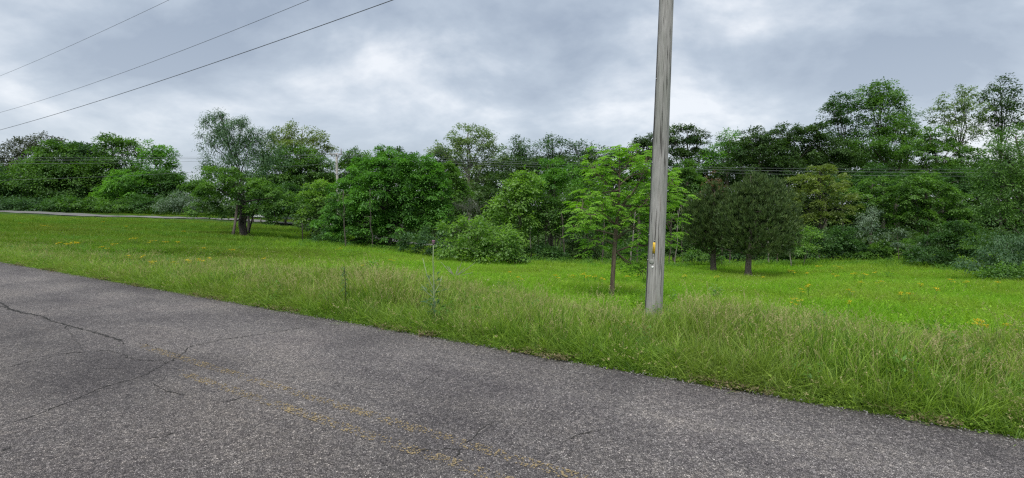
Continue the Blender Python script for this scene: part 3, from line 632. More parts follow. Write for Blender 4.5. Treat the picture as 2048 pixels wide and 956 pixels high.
T('broadleaf_tree', 'bright green rounded tree low in the middle of the left treeline', 'tree', 'fresh', 108, [(262, 365, 44, 28), (235, 395, 40, 28), (285, 395, 36, 28)], seed=6, style=SPRAY, group=G1)
T('broadleaf_tree', 'dark green tree right of the bright rounded one in the left treeline', 'tree', 'deep', 109, [(322, 385, 40, 40), (355, 392, 22, 26)], seed=7, style=SPRAY, group=G1)
T('broadleaf_tree', 'very dark low tree at the left edge of the photo under the brownish tree', 'tree', 'deep', 112, [(10, 378, 40, 30), (-40, 370, 50, 40), (-90, 340, 50, 50)], seed=8, group=G1)
for k, (px, rx, ry, sp, lb) in enumerate([(20, 42, 16, 'dull', 'dull green bush at the far left foot of the treeline'), (80, 38, 14, 'dull', 'low dull green bush second from left beside far road'), (125, 34, 18, 'deep', 'dark bush behind the far road left of the bright rounded tree'),
                                        (180, 40, 15, 'green', 'green bush by the far road under the feathery dark tree'), (235, 34, 13, 'green', 'small green bush by far road under the bright rounded tree'), (290, 34, 18, 'deep', 'dark bush at foot of bright rounded tree, right side'), (335, 24, 14, 'dull', 'small dull bush just left of the grey willow bush')]):
    T('shrub', lb, 'bush', sp, 106 - k, [(px, 412, rx, ry), (px + 14, 418, rx * 0.8, ry * 0.8)], seed=20 + k, trunk=False, crown_name='foliage', group='bushes beyond the far road')
T('willow_bush', 'grey green willow bush beyond the far road near the sky gap', 'bush', 'silver', 96, [(365, 405, 36, 22), (345, 415, 30, 18), (395, 410, 26, 20)], seed=30, style=FEATH, cov=2.6)
T('broadleaf_tree', 'low distant tree in the sky gap beside the tall feathery tree', 'tree', 'green', 100, [(392, 372, 18, 20), (410, 385, 28, 32), (380, 392, 22, 22)], seed=31, cov=2.6, group=G1)
# ---- left group round the old trunk
T('feathery_tree', 'tall feathery blue green tree with drooping twigs behind the old dark trunk', 'tree', 'dull', 46, [(436, 252, 22, 24), (440, 234, 9, 10), (425, 240, 8, 9), (408, 243, 12, 11), (488, 246, 8, 9), (462, 275, 36, 34), (485, 252, 14, 14), (505, 290, 30, 34), (450, 315, 40, 36), (500, 335, 50, 38), (415, 285, 16, 24), (530, 268, 14, 12), (540, 320, 34, 40), (420, 345, 24, 24)], base=(497, 45), seed=32, style=FEATH, cov=3.0, leafpx=4.0, trunk_r=0.12, bark=BARKD)
T('sycamore_tree', 'yellow green airy tree top left of the distant power pole', 'tree', 'yellow', 70, [(572, 275, 28, 18), (605, 268, 32, 16), (636, 288, 22, 20), (655, 305, 18, 12), (590, 300, 50, 26), (545, 290, 22, 22)], seed=33, style=AIRY, cov=2.2, group=G4)
T('broadleaf_tree', 'mid green tree below the yellow green airy top, left of distant pole', 'tree', 'green', 66, [(595, 325, 46, 30), (560, 345, 40, 36), (630, 340, 36, 30), (600, 370, 50, 34), (550, 380, 40, 30), (648, 372, 26, 26)], seed=34, group=G2)
T('broadleaf_tree', 'shaded dark tree behind the guardrail', 'tree', 'deep', 62, [(570, 400, 55, 32), (620, 405, 40, 34), (530, 410, 40, 30), (575, 428, 60, 18)], seed=35, group=G2)
T('small_broadleaf_tree', 'low spreading tree with flat sprays over a leaning trunk in the left meadow', 'tree', 'green', 40, [(440, 352, 38, 20), (462, 375, 50, 26), (425, 385, 34, 24), (410, 415, 26, 20), (500, 395, 44, 26), (540, 385, 30, 20), (565, 405, 34, 22), (520, 420, 30, 16), (435, 432, 22, 10), (552, 438, 14, 8), (600, 410, 20, 16)], base=(488, 40), seed=36, style=SPRAY, cov=3.2, trunk=False)
# old trunks beneath it
tr_root = bpy.data.objects[-1] if False else None
def trunk_px(parent_pt, pts, rad, d, g, seg=9, wob=0.12):
    p = np.array([P(x_, y_, d + dd) for x_, y_, dd in pts]) - parent_pt
    k = np.linspace(0, len(p) - 1, (len(p) - 1) * 3 + 1); p2 = np.stack([np.interp(k, np.arange(len(p)), p[:, c]) for c in range(3)], 1); rad2 = np.interp(k, np.arange(len(p)), rad)
    tube(g, p2, rad2, seg, wob=wob)
low_tree = [o_ for o_ in bpy.data.objects if o_.name.startswith('small_broadleaf_tree')][0]; lp = np.array(low_tree.location)
for pts, rad, bk, lb in [([(464, 480, -1), (469, 455, -1), (473, 425, -.6), (476, 400, -.4), (478, 370, 0)], [0.13, 0.10, 0.09, 0.08, 0.05], BARK, 'leaning trunk'),
                         ([(487, 478, 0), (484, 462, 0), (481, 445, 0), (484, 425, 0), (482, 405, 0), (480, 385, 0)], [0.26, 0.20, 0.17, 0.14, 0.17, 0.10], BARKD, 'thick blackened broken trunk'),
                         ([(491, 476, .3), (487, 455, .3), (489, 430, .3), (486, 400, .3)], [0.16, 0.14, 0.10, 0.07], BARK, None),
                         ([(495, 468, .5), (491, 450, .5), (494, 425, .5)], [0.06, 0.05, 0.04], BARKD, None),
                         ([(498, 466, .8), (500, 455, .8), (504, 440, .8), (508, 420, .8), (520, 395, .8)], [0.07, 0.06, 0.055, 0.05, 0.03], BARKD, None)]:
    g = Geo(); trunk_px(lp, pts, rad, 40, g); to = link(bpy.data.objects.new('trunk', g.mesh('trunk', bk, True)), low_tree)
    if lb: to['label'] = lb
g = Geo()
for pts in ([(476, 400, 0), (440, 380, -.3), (420, 375, -.6)], [(482, 405, 0), (510, 400, -.4), (545, 395, -.6)], [(472, 442, -.5), (480, 438, -.2), (488, 446, 0)], [(480, 390, 0), (462, 365, 0), (445, 350, 0)], [(508, 420, .5), (545, 412, 0), (575, 405, 0)], [(545, 412, 0), (553, 440, 0)]):
    trunk_px(lp, pts, [0.07, 0.05, 0.02][:len(pts)] if len(pts) == 3 else [0.05, 0.02], 40, g, 6, 0)
link(bpy.data.objects.new('bough', g.mesh('bough', BARKD, True)), low_tree)
T('shrub', 'bright green sprawling shrub at the foot of the distant power pole', 'bush', 'lime', 46, [(640, 378, 30, 16), (622, 398, 26, 18), (655, 398, 26, 20), (632, 428, 34, 18), (620, 452, 22, 16)], seed=37, style=SPRAY, crown_name='foliage', trunk_r=0.05)
T('broadleaf_tree', 'green trees top just right of the distant power pole', 'tree', 'green', 72, [(715, 325, 34, 22), (745, 345, 40, 30), (700, 350, 34, 30), (780, 330, 34, 26), (820, 345, 30, 30)], seed=38, group=G2)
# ---- the big dark bush in the centre left
T('broad_spreading_tree', 'large dense dark green spreading tree reaching the meadow, right of the distant pole', 'tree', 'spread', 34, [(742, 345, 40, 34), (785, 340, 48, 38), (835, 355, 44, 40), (870, 385, 30, 46), (705, 385, 44, 34), (760, 400, 66, 50), (830, 410, 56, 50), (690, 425, 44, 26), (735, 450, 60, 34), (795, 460, 56, 30), (865, 435, 36, 40), (660, 455, 34, 26), (768, 303, 12, 12), (700, 470, 44, 20)], base=(775, 34), seed=39, style=dict(SPRAY, cs=0.24), cov=4.6, trunk_r=0.16, bark=BARKD)
T('conical_tree', 'small dark conical tree top showing over the large spreading tree', 'tree', 'dull', 60, [(798, 308, 16, 14), (808, 325, 26, 16), (798, 345, 30, 24)], seed=40, cov=2.5, group=G2)
T('broadleaf_tree', 'mid green tree filling the gap right of the large dark spreading tree', 'tree', 'green', 40, [(905, 370, 24, 34), (912, 405, 30, 38), (890, 345, 20, 18), (900, 440, 34, 30)], seed=41, style=SPRAY, group=G2)
T('shrub', 'olive brown tangled shrub between dark spreading tree and heart leaved bush', 'bush', 'rust', 36, [(925, 425, 28, 22), (945, 415, 24, 22), (890, 460, 30, 20)], seed=42, style=FEATH, cov=2.4, crown_name='foliage', trunk_r=0.03, group=G3)
T('shrub', 'grey green dull shrub in the shade left of the heart leaved bush', 'bush', 'dull', 29, [(840, 490, 38, 22), (868, 480, 30, 24), (815, 500, 30, 16), (885, 505, 30, 16)], seed=43, style=SPRAY, cov=2.6, crown_name='foliage', trunk_r=0.03, group=G3)
T('heart_leaved_bush', 'bright glossy heart leaved bush in front of the wood, left of centre', 'bush', 'lime', 25.5, [(955, 470, 34, 26), (940, 495, 40, 26), (905, 498, 30, 20), (975, 500, 34, 24), (1005, 488, 30, 34), (900, 518, 26, 12), (955, 518, 44, 12), (1028, 505, 20, 18), (893, 455, 14, 10), (925, 450, 20, 14)], seed=44, style=dict(shell=0.35, bump=0.35, cs=0.2, flat=0.8, asp=0.8, per=22), leafpx=5.0, cov=2.6, trunk_r=0.04, stems=3)
# ---- sycamore and companions on the skyline, centre
T('sycamore_tree', 'pale yellow green domed sycamore, highest crown left of centre', 'tree', 'pale', 72, [(935, 275, 34, 20), (905, 292, 26, 20), (968, 285, 24, 26), (940, 300, 40, 30), (880, 305, 18, 14), (990, 312, 18, 24), (930, 335, 40, 30), (965, 345, 34, 32), (940, 380, 40, 30)], base=(938,), seed=45, style=AIRY, cov=2.1, bark=BARKP, trunk_r=0.22, group=G4)
T('broadleaf_tree', 'dark green crown left of the domed sycamore on the skyline', 'tree', 'dull', 76, [(880, 322, 28, 22), (870, 350, 30, 30), (905, 345, 30, 30)], seed=46, group=G2)
T('airy_tree', 'thin airy tree top right of the domed sycamore, first of the row', 'tree', 'dull', 82, [(1040, 290, 18, 18), (1025, 305, 20, 16), (1050, 312, 26, 20), (1040, 335, 34, 24)], seed=47, style=AIRY, cov=1.9, group=G4)
T('airy_tree', 'airy pointed tree top second right of the domed sycamore', 'tree', 'dull', 82, [(1105, 285, 16, 16), (1095, 300, 24, 18), (1125, 300, 18, 16), (1105, 325, 34, 26)], seed=48, style=AIRY, cov=2.0, group=G4)
T('airy_tree', 'short airy tree top between the pointed tops and the sapling', 'tree', 'dull', 82, [(1150, 300, 12, 14), (1172, 300, 16, 14), (1160, 320, 30, 22), (1195, 312, 24, 16)], seed=49, style=AIRY, cov=2.1, group=G4)
T('broadleaf_tree', 'dark rounded crown on skyline just left of the near utility pole', 'tree', 'oak', 84, [(1285, 300, 26, 22), (1305, 285, 20, 16), (1290, 330, 40, 30), (1240, 320, 34, 24)], seed=50, group=G2)
T('broadleaf_tree', 'dark tree behind overhead wires between sycamore and sapling', 'tree', 'oak', 78, [(1010, 350, 40, 40), (1070, 350, 40, 36), (1130, 350, 44, 34), (1190, 350, 44, 36)], seed=51, group=G2)
# ---- centre middle ground
T('poplar_sapling', 'light green leafy young tree rising left of the centre thicket', 'tree', 'lime', 31, [(1045, 358, 20, 16), (1025, 382, 28, 22), (1008, 412, 30, 26), (998, 448, 32, 30), (1048, 398, 32, 26), (1045, 440, 32, 30), (1035, 480, 34, 28), (1060, 370, 20, 18)], seed=52, style=dict(AIRY, asp=0.75, per=24), cov=2.6, leafpx=5, trunk_r=0.06)
T('broadleaf_tree', 'light topped centre tree with reddish tips, right of the leafy young tree', 'tree', 'fresh', 34, [(1095, 335, 22, 20), (1110, 360, 36, 26), (1080, 385, 30, 26), (1125, 385, 34, 28), (1140, 350, 20, 20), (1075, 365, 20, 14)], seed=53, style=AIRY, cov=2.9, group=G2)
T('broadleaf_tree', 'small leaved tree in the centre thicket over thin bare trunks', 'tree', 'green', 32, [(1075, 415, 36, 30), (1110, 430, 44, 34), (1150, 420, 36, 34), (1085, 455, 44, 26), (1140, 460, 40, 24)], seed=54, style=AIRY, cov=3.0, stems=4, trunk_r=0.06, group=G2)
T('broadleaf_tree', 'green tree behind the sapling, left half of its crown', 'tree', 'green', 38, [(1165, 385, 34, 26), (1190, 410, 34, 30), (1180, 375, 22, 18), (1225, 430, 44, 34), (1180, 455, 34, 26)], seed=55, style=AIRY, cov=2.8, stems=3, trunk_r=0.07, group=G2)
T('broadleaf_tree', 'green tree directly behind the near utility pole with pointed light top', 'tree', 'green', 42, [(1375, 340, 18, 18), (1360, 362, 30, 24), (1385, 370, 26, 22), (1340, 395, 40, 30), (1290, 410, 44, 36), (1370, 400, 30, 26), (1330, 440, 50, 30)], seed=56, style=DENSE, group=G2)
T('broadleaf_tree', 'dark crown on skyline immediately right of the near utility pole', 'tree', 'oak', 82, [(1345, 272, 24, 18), (1375, 270, 26, 18), (1400, 280, 18, 16), (1365, 295, 40, 26), (1350, 325, 44, 26), (1400, 320, 30, 26)], seed=57, style=DENSE, cov=3.2, group=G2)
T('broadleaf_tree', 'light green small crown on skyline between the dark crowns right of the pole', 'tree', 'fresh', 80, [(1460, 282, 26, 16), (1440, 300, 28, 20), (1475, 300, 24, 18), (1430, 325, 34, 24)], seed=58, style=AIRY, cov=2.6, group=G2)
for k, (lb, ls) in enumerate([('dark oak crown behind the pines, first of the dark band', [(1520, 280, 34, 22), (1495, 300, 34, 24), (1530, 310, 44, 34), (1480, 340, 44, 34), (1545, 350, 40, 34)]),
                            ('dark oak crown in the band, left below the twin tall trees', [(1575, 275, 34, 24), (1590, 305, 44, 36), (1570, 345, 50, 34)]),
                            ('dark oak crown right under the twin tall trees', [(1632, 272, 34, 22), (1650, 305, 44, 34), (1680, 330, 44, 34), (1630, 345, 50, 34)])]):
    T('oak_tree', lb, 'tree', 'oak', 74 + k, ls, seed=60 + k, style=DENSE, cov=3.6, group='dark oaks behind the pines')
T('tall_tree', 'left and lower of the twin tall trees above the dark band', 'tree', 'deep', 80, [(1680, 208, 24, 20), (1668, 230, 22, 22), (1695, 232, 22, 26), (1680, 262, 34, 26), (1700, 290, 30, 26)], seed=64, style=AIRY, cov=2.9, trunk_r=0.2, group=G4)
T('tall_tree', 'right and taller of the twin tall trees with a rounded dome', 'tree', 'green', 80, [(1758, 188, 32, 24), (1735, 205, 22, 26), (1785, 205, 26, 28), (1758, 225, 40, 30), (1800, 240, 26, 24), (1745, 262, 34, 24), (1780, 270, 40, 24)], seed=65, style=AIRY, cov=2.6, trunk_r=0.24, group=G4)
T('broadleaf_tree', 'green crown with sky gaps right below the rounded tall dome', 'tree', 'green', 76, [(1810, 262, 28, 26), (1790, 295, 44, 24), (1740, 300, 40, 22), (1830, 290, 28, 22), (1770, 330, 60, 28)], seed=66, style=AIRY, cov=3.0, group=G2)
T('airy_tree', 'left of the two tall thin leaved trees at far right', 'tree', 'pale', 70, [(1930, 188, 20, 18), (1905, 210, 28, 20), (1935, 222, 30, 24), (1880, 232, 22, 18), (1895, 252, 30, 20), (1930, 262, 30, 22), (1915, 290, 34, 22)], seed=67, style=dict(AIRY, bump=0.6), cov=1.7, trunk_r=0.16, bark=BARKD, group=G4)
T('airy_tree', 'right of the two tall thin leaved trees, reaching highest', 'tree', 'oak', 70, [(2000, 172, 18, 16), (1985, 195, 24, 20), (2018, 200, 22, 22), (1990, 225, 28, 22), (2030, 225, 22, 20), (1985, 258, 28, 24), (2020, 260, 30, 24)], seed=68, style=dict(AIRY, bump=0.6), cov=2.0, trunk_r=0.16, bark=BARKD, group=G4)
T('broadleaf_tree', 'fresh green crown below the left of the thin leaved trees', 'tree', 'green', 66, [(1860, 280, 34, 24), (1840, 310, 34, 26), (1895, 310, 40, 26), (1870, 345, 50, 26), (1940, 320, 34, 26)], seed=69, style=SPRAY, cov=3.2, group=G2)
T('broadleaf_tree', 'dark green tree behind the wires on the right', 'tree', 'deep', 60, [(1760, 365, 55, 26), (1840, 375, 50, 26), (1920, 370, 50, 34), (1700, 380, 44, 30)], seed=70, style=DENSE, group=G2)
# ---- right middle ground
T('chestnut_tree', 'rounded yellowish green tree with upright pale tips right of the pines', 'tree', 'yellow', 37, [(1640, 345, 26, 18), (1612, 370, 30, 24), (1660, 370, 34, 24), (1635, 395, 50, 28), (1610, 420, 40, 28), (1675, 415, 34, 30), (1640, 445, 44, 24)], seed=71, style=dict(SPRAY, tipt=0.6, hang=-0.3), cov=3.0, bark=BARKD)
T('broadleaf_tree', 'mid green tree with layered sprays, left of the fresh pair on the right', 'tree', 'green', 38, [(1745, 372, 30, 16), (1735, 395, 34, 22), (1760, 420, 40, 28), (1720, 430, 28, 24)], seed=72, style=SPRAY, cov=3.2, group=G2)
T('broadleaf_tree', 'fresh green layered tree with the highest top in the right middle ground', 'tree', 'green', 36, [(1815, 370, 36, 18), (1850, 365, 34, 18), (1820, 395, 44, 26), (1880, 385, 34, 22), (1860, 415, 50, 30), (1905, 410, 30, 26), (1830, 440, 50, 30), (1900, 445, 40, 30)], seed=73, style=SPRAY, cov=3.3, group=G2)
T('bushy_tree', 'big light willow green tree filling the right edge of the photo', 'tree', 'green', 24, [(2030, 285, 40, 34), (2000, 315, 34, 34), (2060, 330, 50, 50), (1985, 355, 30, 34), (2020, 375, 44, 40), (1985, 400, 34, 34), (2050, 420, 50, 40), (1990, 440, 34, 34), (2110, 350, 60, 70), (2120, 440, 60, 60)], base=(2080,), seed=74, style=dict(FEATH, hang=0.4), cov=3.0, leafpx=5, trunk_r=0.15)
T('shrub', 'bright yellow green shrub at the right foot of the pines', 'bush', 'lime', 30, [(1610, 480, 16, 20), (1600, 500, 22, 18), (1625, 470, 12, 14)], seed=75, crown_name='foliage', cov=2.6, style=AIRY, trunk_r=0.03, group=G3)
T('shrub', 'dark green shrub mound below the yellowish green tree', 'bush', 'deep', 33, [(1665, 480, 40, 24), (1640, 500, 34, 18), (1700, 500, 34, 20)], seed=76, crown_name='foliage', trunk_r=0.03, group=G3)
T('shrub', 'silvery shrub with pale leaves between the yellowish tree and layered trees', 'bush', 'silver', 33, [(1735, 440, 24, 22), (1728, 462, 26, 18), (1750, 425, 14, 10)], seed=77, style=FEATH, crown_name='foliage', cov=2.2, trunk_r=0.03, group=G3)
T('shrub', 'pale silvery spray shrub low beneath the layered green trees', 'bush', 'silver', 31, [(1795, 470, 26, 10), (1770, 480, 24, 12), (1840, 500, 18, 12)], seed=78, style=SPRAY, crown_name='foliage', cov=1.8, trunk_r=0.03, group=G3)
T('shrub', 'green arching shrub under the layered trees at the right of the wood', 'bush', 'green', 32, [(1800, 498, 44, 22), (1760, 505, 34, 18), (1840, 515, 34, 14), (1720, 515, 30, 14)], seed=79, style=SPRAY, crown_name='foliage', trunk_r=0.03, group=G3)
T('shrub', 'very dark shrub mass in the shade left of the right edge tree', 'bush', 'deep', 28, [(1890, 490, 44, 30), (1860, 515, 40, 18), (1920, 470, 30, 26), (1930, 505, 34, 20)], seed=80, crown_name='foliage', trunk_r=0.03, group=G3)
T('shrub', 'yellow green bright twiggy shrub at the left foot of the right edge tree', 'bush', 'lime', 25, [(1965, 470, 18, 14), (1955, 488, 22, 12)], seed=81, style=AIRY, crown_name='foliage', cov=2.2, trunk_r=0.02, group=G3)
T('shrub', 'grey green feathery shrub at the bottom right edge of the wood', 'bush', 'dull', 20.5, [(2010, 490, 44, 24), (1985, 515, 40, 18), (2045, 510, 40, 26), (2090, 490, 50, 40), (2035, 535, 50, 16), (1950, 530, 34, 12)], seed=82, style=FEATH, crown_name='foliage', trunk_r=0.03, leafpx=5, group=G3)
T('shrub', 'low pale green bramble at the very right edge in front of the feathery shrub', 'bush', 'green', 18.5, [(2035, 545, 34, 14), (1990, 548, 30, 10), (2080, 545, 40, 20)], seed=83, style=AIRY, crown_name='foliage', trunk=False, leafpx=5, group=G3)
# ---- dark undergrowth beneath the centre trees, with thin bare stems
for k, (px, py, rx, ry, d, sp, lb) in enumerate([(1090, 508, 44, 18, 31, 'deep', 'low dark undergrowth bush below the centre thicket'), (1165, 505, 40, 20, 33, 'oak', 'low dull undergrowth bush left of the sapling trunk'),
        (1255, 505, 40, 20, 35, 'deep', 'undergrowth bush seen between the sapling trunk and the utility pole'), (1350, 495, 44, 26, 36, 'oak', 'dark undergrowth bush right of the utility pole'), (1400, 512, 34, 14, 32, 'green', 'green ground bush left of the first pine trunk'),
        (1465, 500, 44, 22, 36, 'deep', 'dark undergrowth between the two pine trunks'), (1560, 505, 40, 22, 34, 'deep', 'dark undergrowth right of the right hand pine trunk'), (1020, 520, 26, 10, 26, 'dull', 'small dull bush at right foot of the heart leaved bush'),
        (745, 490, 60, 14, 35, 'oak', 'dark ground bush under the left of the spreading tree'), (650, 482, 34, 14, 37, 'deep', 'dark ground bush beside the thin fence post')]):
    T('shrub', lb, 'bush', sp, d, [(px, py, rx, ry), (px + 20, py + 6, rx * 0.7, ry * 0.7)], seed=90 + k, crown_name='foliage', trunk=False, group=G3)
rt = np.random.default_rng(44); g = None
for k in range(26):
    px = [1062, 1075, 1090, 1106, 1118, 1131, 1147, 1160, 1178, 1262, 1275, 1340, 1352, 1368, 1384, 1402, 1446, 1460, 1540, 1556, 1573, 1586, 690, 745, 812, 1205][k]; d = 30 + rt.uniform(0, 7)
    q = P(px, 450, d); z = gz(q[0], q[1]); hgt = rt.uniform(2.6, 4.4); rp = np.array([q[0], q[1], z]); g = Geo()
    kk = np.linspace(0, 1, 8); p = np.stack([rt.uniform(-0.3, 0.3) * kk + rt.normal(0, 0.03, 8), np.zeros(8), kk * hgt - 0.1], 1); tube(g, p, rt.uniform(0.025, 0.06) * (1 - 0.6 * kk), 6, wob=0.08)
    for b in range(4):
        j = rt.integers(3, 7); e = p[j] + rt.normal(0, 0.35, 3) + [0, 0, 0.4]; tube(g, limb_path(rt, p[j], e, 0.1, 4), [0.018, 0.014, 0.01, 0.006], 4)
    o_ = link(bpy.data.objects.new('thin_trunk', g.mesh('thin_trunk', BARK if k % 3 else BARKP, True))); o_.location = rp
    tag(o_, 'thin bare %s stem %s' % ('grey' if k % 3 else 'pale', 'behind the centre thicket' if px < 1200 and px > 1000 else 'under the dark spreading tree' if px < 900 else 'beside the utility pole' if px < 1410 else 'behind the pine trunks'), 'tree trunk', 'thin bare stems under the wood')
# ---- the far wood as a mass behind the single trees
def wood_mass():
    r = np.random.default_rng(5); A = []
    for px in np.arange(-300, 2420, 22):
        if px < 350: d, top = r.uniform(126, 135), 352
        elif px < 450: d, top = r.uniform(112, 118), 375
        elif px < 1000: d, top = r.uniform(86, 94), 350
        elif px < 1450: d, top = r.uniform(88, 96), 330
        elif px < 1800: d, top = r.uniform(88, 96), 300
        else: d, top = r.uniform(84, 92), 325
        for py in np.arange(top + 20, 560 if px > 450 else 440, 22):
            c = P(px + r.uniform(-10, 10), py + r.uniform(-9, 9), d + r.uniform(-4, 4)); 
            if c[2] < -3: continue
            rad = np.array([26, 26, 22]) * d / F
            A.append(lobe_leaves(r, c, rad, 4.8 * d / F, 3.0, DENSE)[0])
    for px, py, d in [(960, 385, 48), (985, 400, 47), (930, 395, 50), (1000, 375, 52), (950, 410, 47), (980, 425, 46), (755, 455, 46), (780, 460, 45), (880, 460, 42), (905, 470, 40), (1010, 440, 44), (700, 300 + 140, 50)]:
        A.append(lobe_leaves(r, P(px, py, d), np.array([24, 24, 22]) * d / F, 4.8 * d / F, 2.6, DENSE)[0])
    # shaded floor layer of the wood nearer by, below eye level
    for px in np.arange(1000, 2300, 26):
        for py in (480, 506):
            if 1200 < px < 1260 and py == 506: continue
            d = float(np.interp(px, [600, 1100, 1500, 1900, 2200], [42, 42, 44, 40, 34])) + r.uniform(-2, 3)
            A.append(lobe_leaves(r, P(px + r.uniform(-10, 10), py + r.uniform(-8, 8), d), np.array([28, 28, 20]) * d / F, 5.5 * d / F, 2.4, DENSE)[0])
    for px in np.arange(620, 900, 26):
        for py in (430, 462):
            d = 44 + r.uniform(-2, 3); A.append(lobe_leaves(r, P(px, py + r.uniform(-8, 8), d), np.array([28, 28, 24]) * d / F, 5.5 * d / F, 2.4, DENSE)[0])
    Pp, D, Nr, l_, w_, ti = [np.concatenate(q) for q in zip(*A)]
    V, Fq, tn = leaves_geo(Pp, D, Nr, l_, w_, ti)
    o_ = link(bpy.data.objects.new('distant_woodland', mesh_np('distant_woodland', V, Fq, LM['oak'], tn))); tag(o_, kind='stuff')
wood_mass()
# low leafy fringe where the meadow meets the wood
A = []
for px0, px1, d0, d1, n_ in [(600, 840, 33, 31, 260), (1020, 1300, 26.5, 32, 300), (1330, 1620, 31, 33, 260), (1560, 1900, 32, 28, 420), (1880, 2200, 26, 18, 200), (0, 400, 106, 96, 200)]:
    px = rng.uniform(px0, px1, n_); d = np.interp(px, [px0, px1], [d0, d1]) + rng.normal(0, 1.0, n_); A.append(np.stack([(px - 1024) / F * d, d], 1))
A = np.vstack(A); A = A[rng.uniform(size=len(A)) < 0.6]; scf = rng.uniform(0.35, 1.0, len(A)) * np.where(A[:, 1] > 80, 2.2, 1)
scatter('ground_herbs', C_HERB, np.stack([A[:, 0], A[:, 1], ground(A[:, 0], A[:, 1])], 1), rng.uniform(0, 6.28, len(A)), scf, scf * 0.9)

# ---- pines
def pine(label, px, d, lobes, seed, dead_top=False):
    r = np.random.default_rng(seed); xy = P(px, 450, d)[:2]; rp = np.array([xy[0], xy[1], gz(*xy)])
    root = empty('pine_tree', tuple(rp), label, 'pine tree', 'pines at the back of the meadow')
    Cc = []; lobew = []
    for lx, ly, rx, ry in lobes:
        c = P(lx, ly, d); rad = np.array([rx * 1.12, rx * 1.0, ry * 1.08]) * d / F; n = int(rad[0] * rad[2] * 300)
        q = r.normal(size=(n, 3)); q /= np.linalg.norm(q, axis=1)[:, None]; bump = np.sin(q @ r.normal(0, 4, (3, 3)) + r.uniform(0, 6, 3)).sum(1) / 3
        Cc.append(c + q * ((0.35 + 0.65 * r.uniform(0, 1, n) ** 0.5) * (1 + 0.22 * bump))[:, None] * rad)
    Cc = np.vstack(Cc); n = len(Cc); per = 15; idx = np.repeat(np.arange(n), per)
    ax_ = Cc - (rp + [0, 0, 1.2]); ax_ /= np.linalg.norm(ax_, axis=1)[:, None]; ax_[:, 2] += 0.75
    D = ax_[idx] + r.normal(0, 0.55, (n * per, 3)); ln = r.uniform(0.13, 0.24, n * per)
    ti = np.clip(0.45 + r.normal(0, 0.15, n)[idx] + r.normal(0, 0.15, n * per), 0, 1)
    V, Fq, tn = leaves_geo(Cc[idx] + r.normal(0, 0.03, (n * per, 3)), D, r.normal(size=(n * per, 3)), ln, np.full(n * per, 0.028), ti, 0.02)
    link(bpy.data.objects.new('needle_crown', mesh_np('needle_crown', V - rp, Fq, LM['pine'], tn)), root)
    top = Cc[:, 2].max() - rp[2]; g = Geo(); k = np.linspace(0, 1, 10)[:, None]; p = np.array([0, 0, -0.15]) + np.array([0, 0, top]) * k; p[:, :2] += r.normal(0, 0.02, (10, 2))
    tube(g, p, 0.17 * (1 - 0.88 * k[:, 0]) * np.where(k[:, 0] == 0, 1.3, 1), 10, wob=0.05, rs=r)
    link(bpy.data.objects.new('trunk', g.mesh('trunk', BARK, True)), root)
    g = Geo()
    for b in range(44):
        z = top * (0.17 + 0.75 * (b / 44)); e = Cc[r.integers(n)] - rp
        if abs(e[2] - z) > 1.4: e = np.array([r.normal(), r.normal(), 0]); e = e / np.linalg.norm(e) * top * 0.3 * (1 - b / 60) + [0, 0, z + 0.3]
        tube(g, limb_path(r, np.array([0, 0, z]), e, -0.05, 5), np.linspace(0.035, 0.008, 5), 5, cap=False)
    link(bpy.data.objects.new('bough', g.mesh('bough', BARK, True)), root)
    if dead_top:
        c = P(1428, 372, d); n = 60; idx = np.repeat(np.arange(n), 12); q = c + r.normal(0, 1, (n, 3)) * np.array([0.22, 0.2, 0.32])
        V, Fq, tn = leaves_geo(q[idx], r.normal(size=(n * 12, 3)) + [0, 0, 0.5], r.normal(size=(n * 12, 3)), r.uniform(0.1, 0.2, n * 12), np.full(n * 12, 0.02), r.uniform(0, 1, n * 12), 0.02)
        o_ = link(bpy.data.objects.new('dying_tip', mesh_np('dying_tip', V - rp, Fq, leaf_mat('brown_needle', (0.09, 0.055, 0.02), (0.20, 0.11, 0.04), 0.15), tn)), root); o_['label'] = 'reddish brown dying top'; o_['kind'] = 'stuff'
pine('left pine with a reddish brown dying top', 1428, 26.5, [(1428, 385, 20, 22), (1422, 410, 34, 28), (1425, 440, 46, 34), (1432, 470, 50, 28), (1395, 430, 30, 34), (1400, 470, 34, 26), (1462, 400, 16, 24), (1462, 455, 30, 36), (1428, 497, 38, 12)], 201, True)
pine('right pine, larger and bushier with a wide dark crown', 1500, 24.5, [(1512, 365, 20, 20), (1510, 385, 36, 28), (1515, 415, 52, 36), (1520, 450, 66, 40), (1515, 485, 64, 26), (1555, 375, 14, 18), (1560, 420, 36, 40), (1472, 440, 32, 44), (1480, 390, 16, 22), (1575, 470, 24, 30), (1520, 503, 54, 12)], 202)

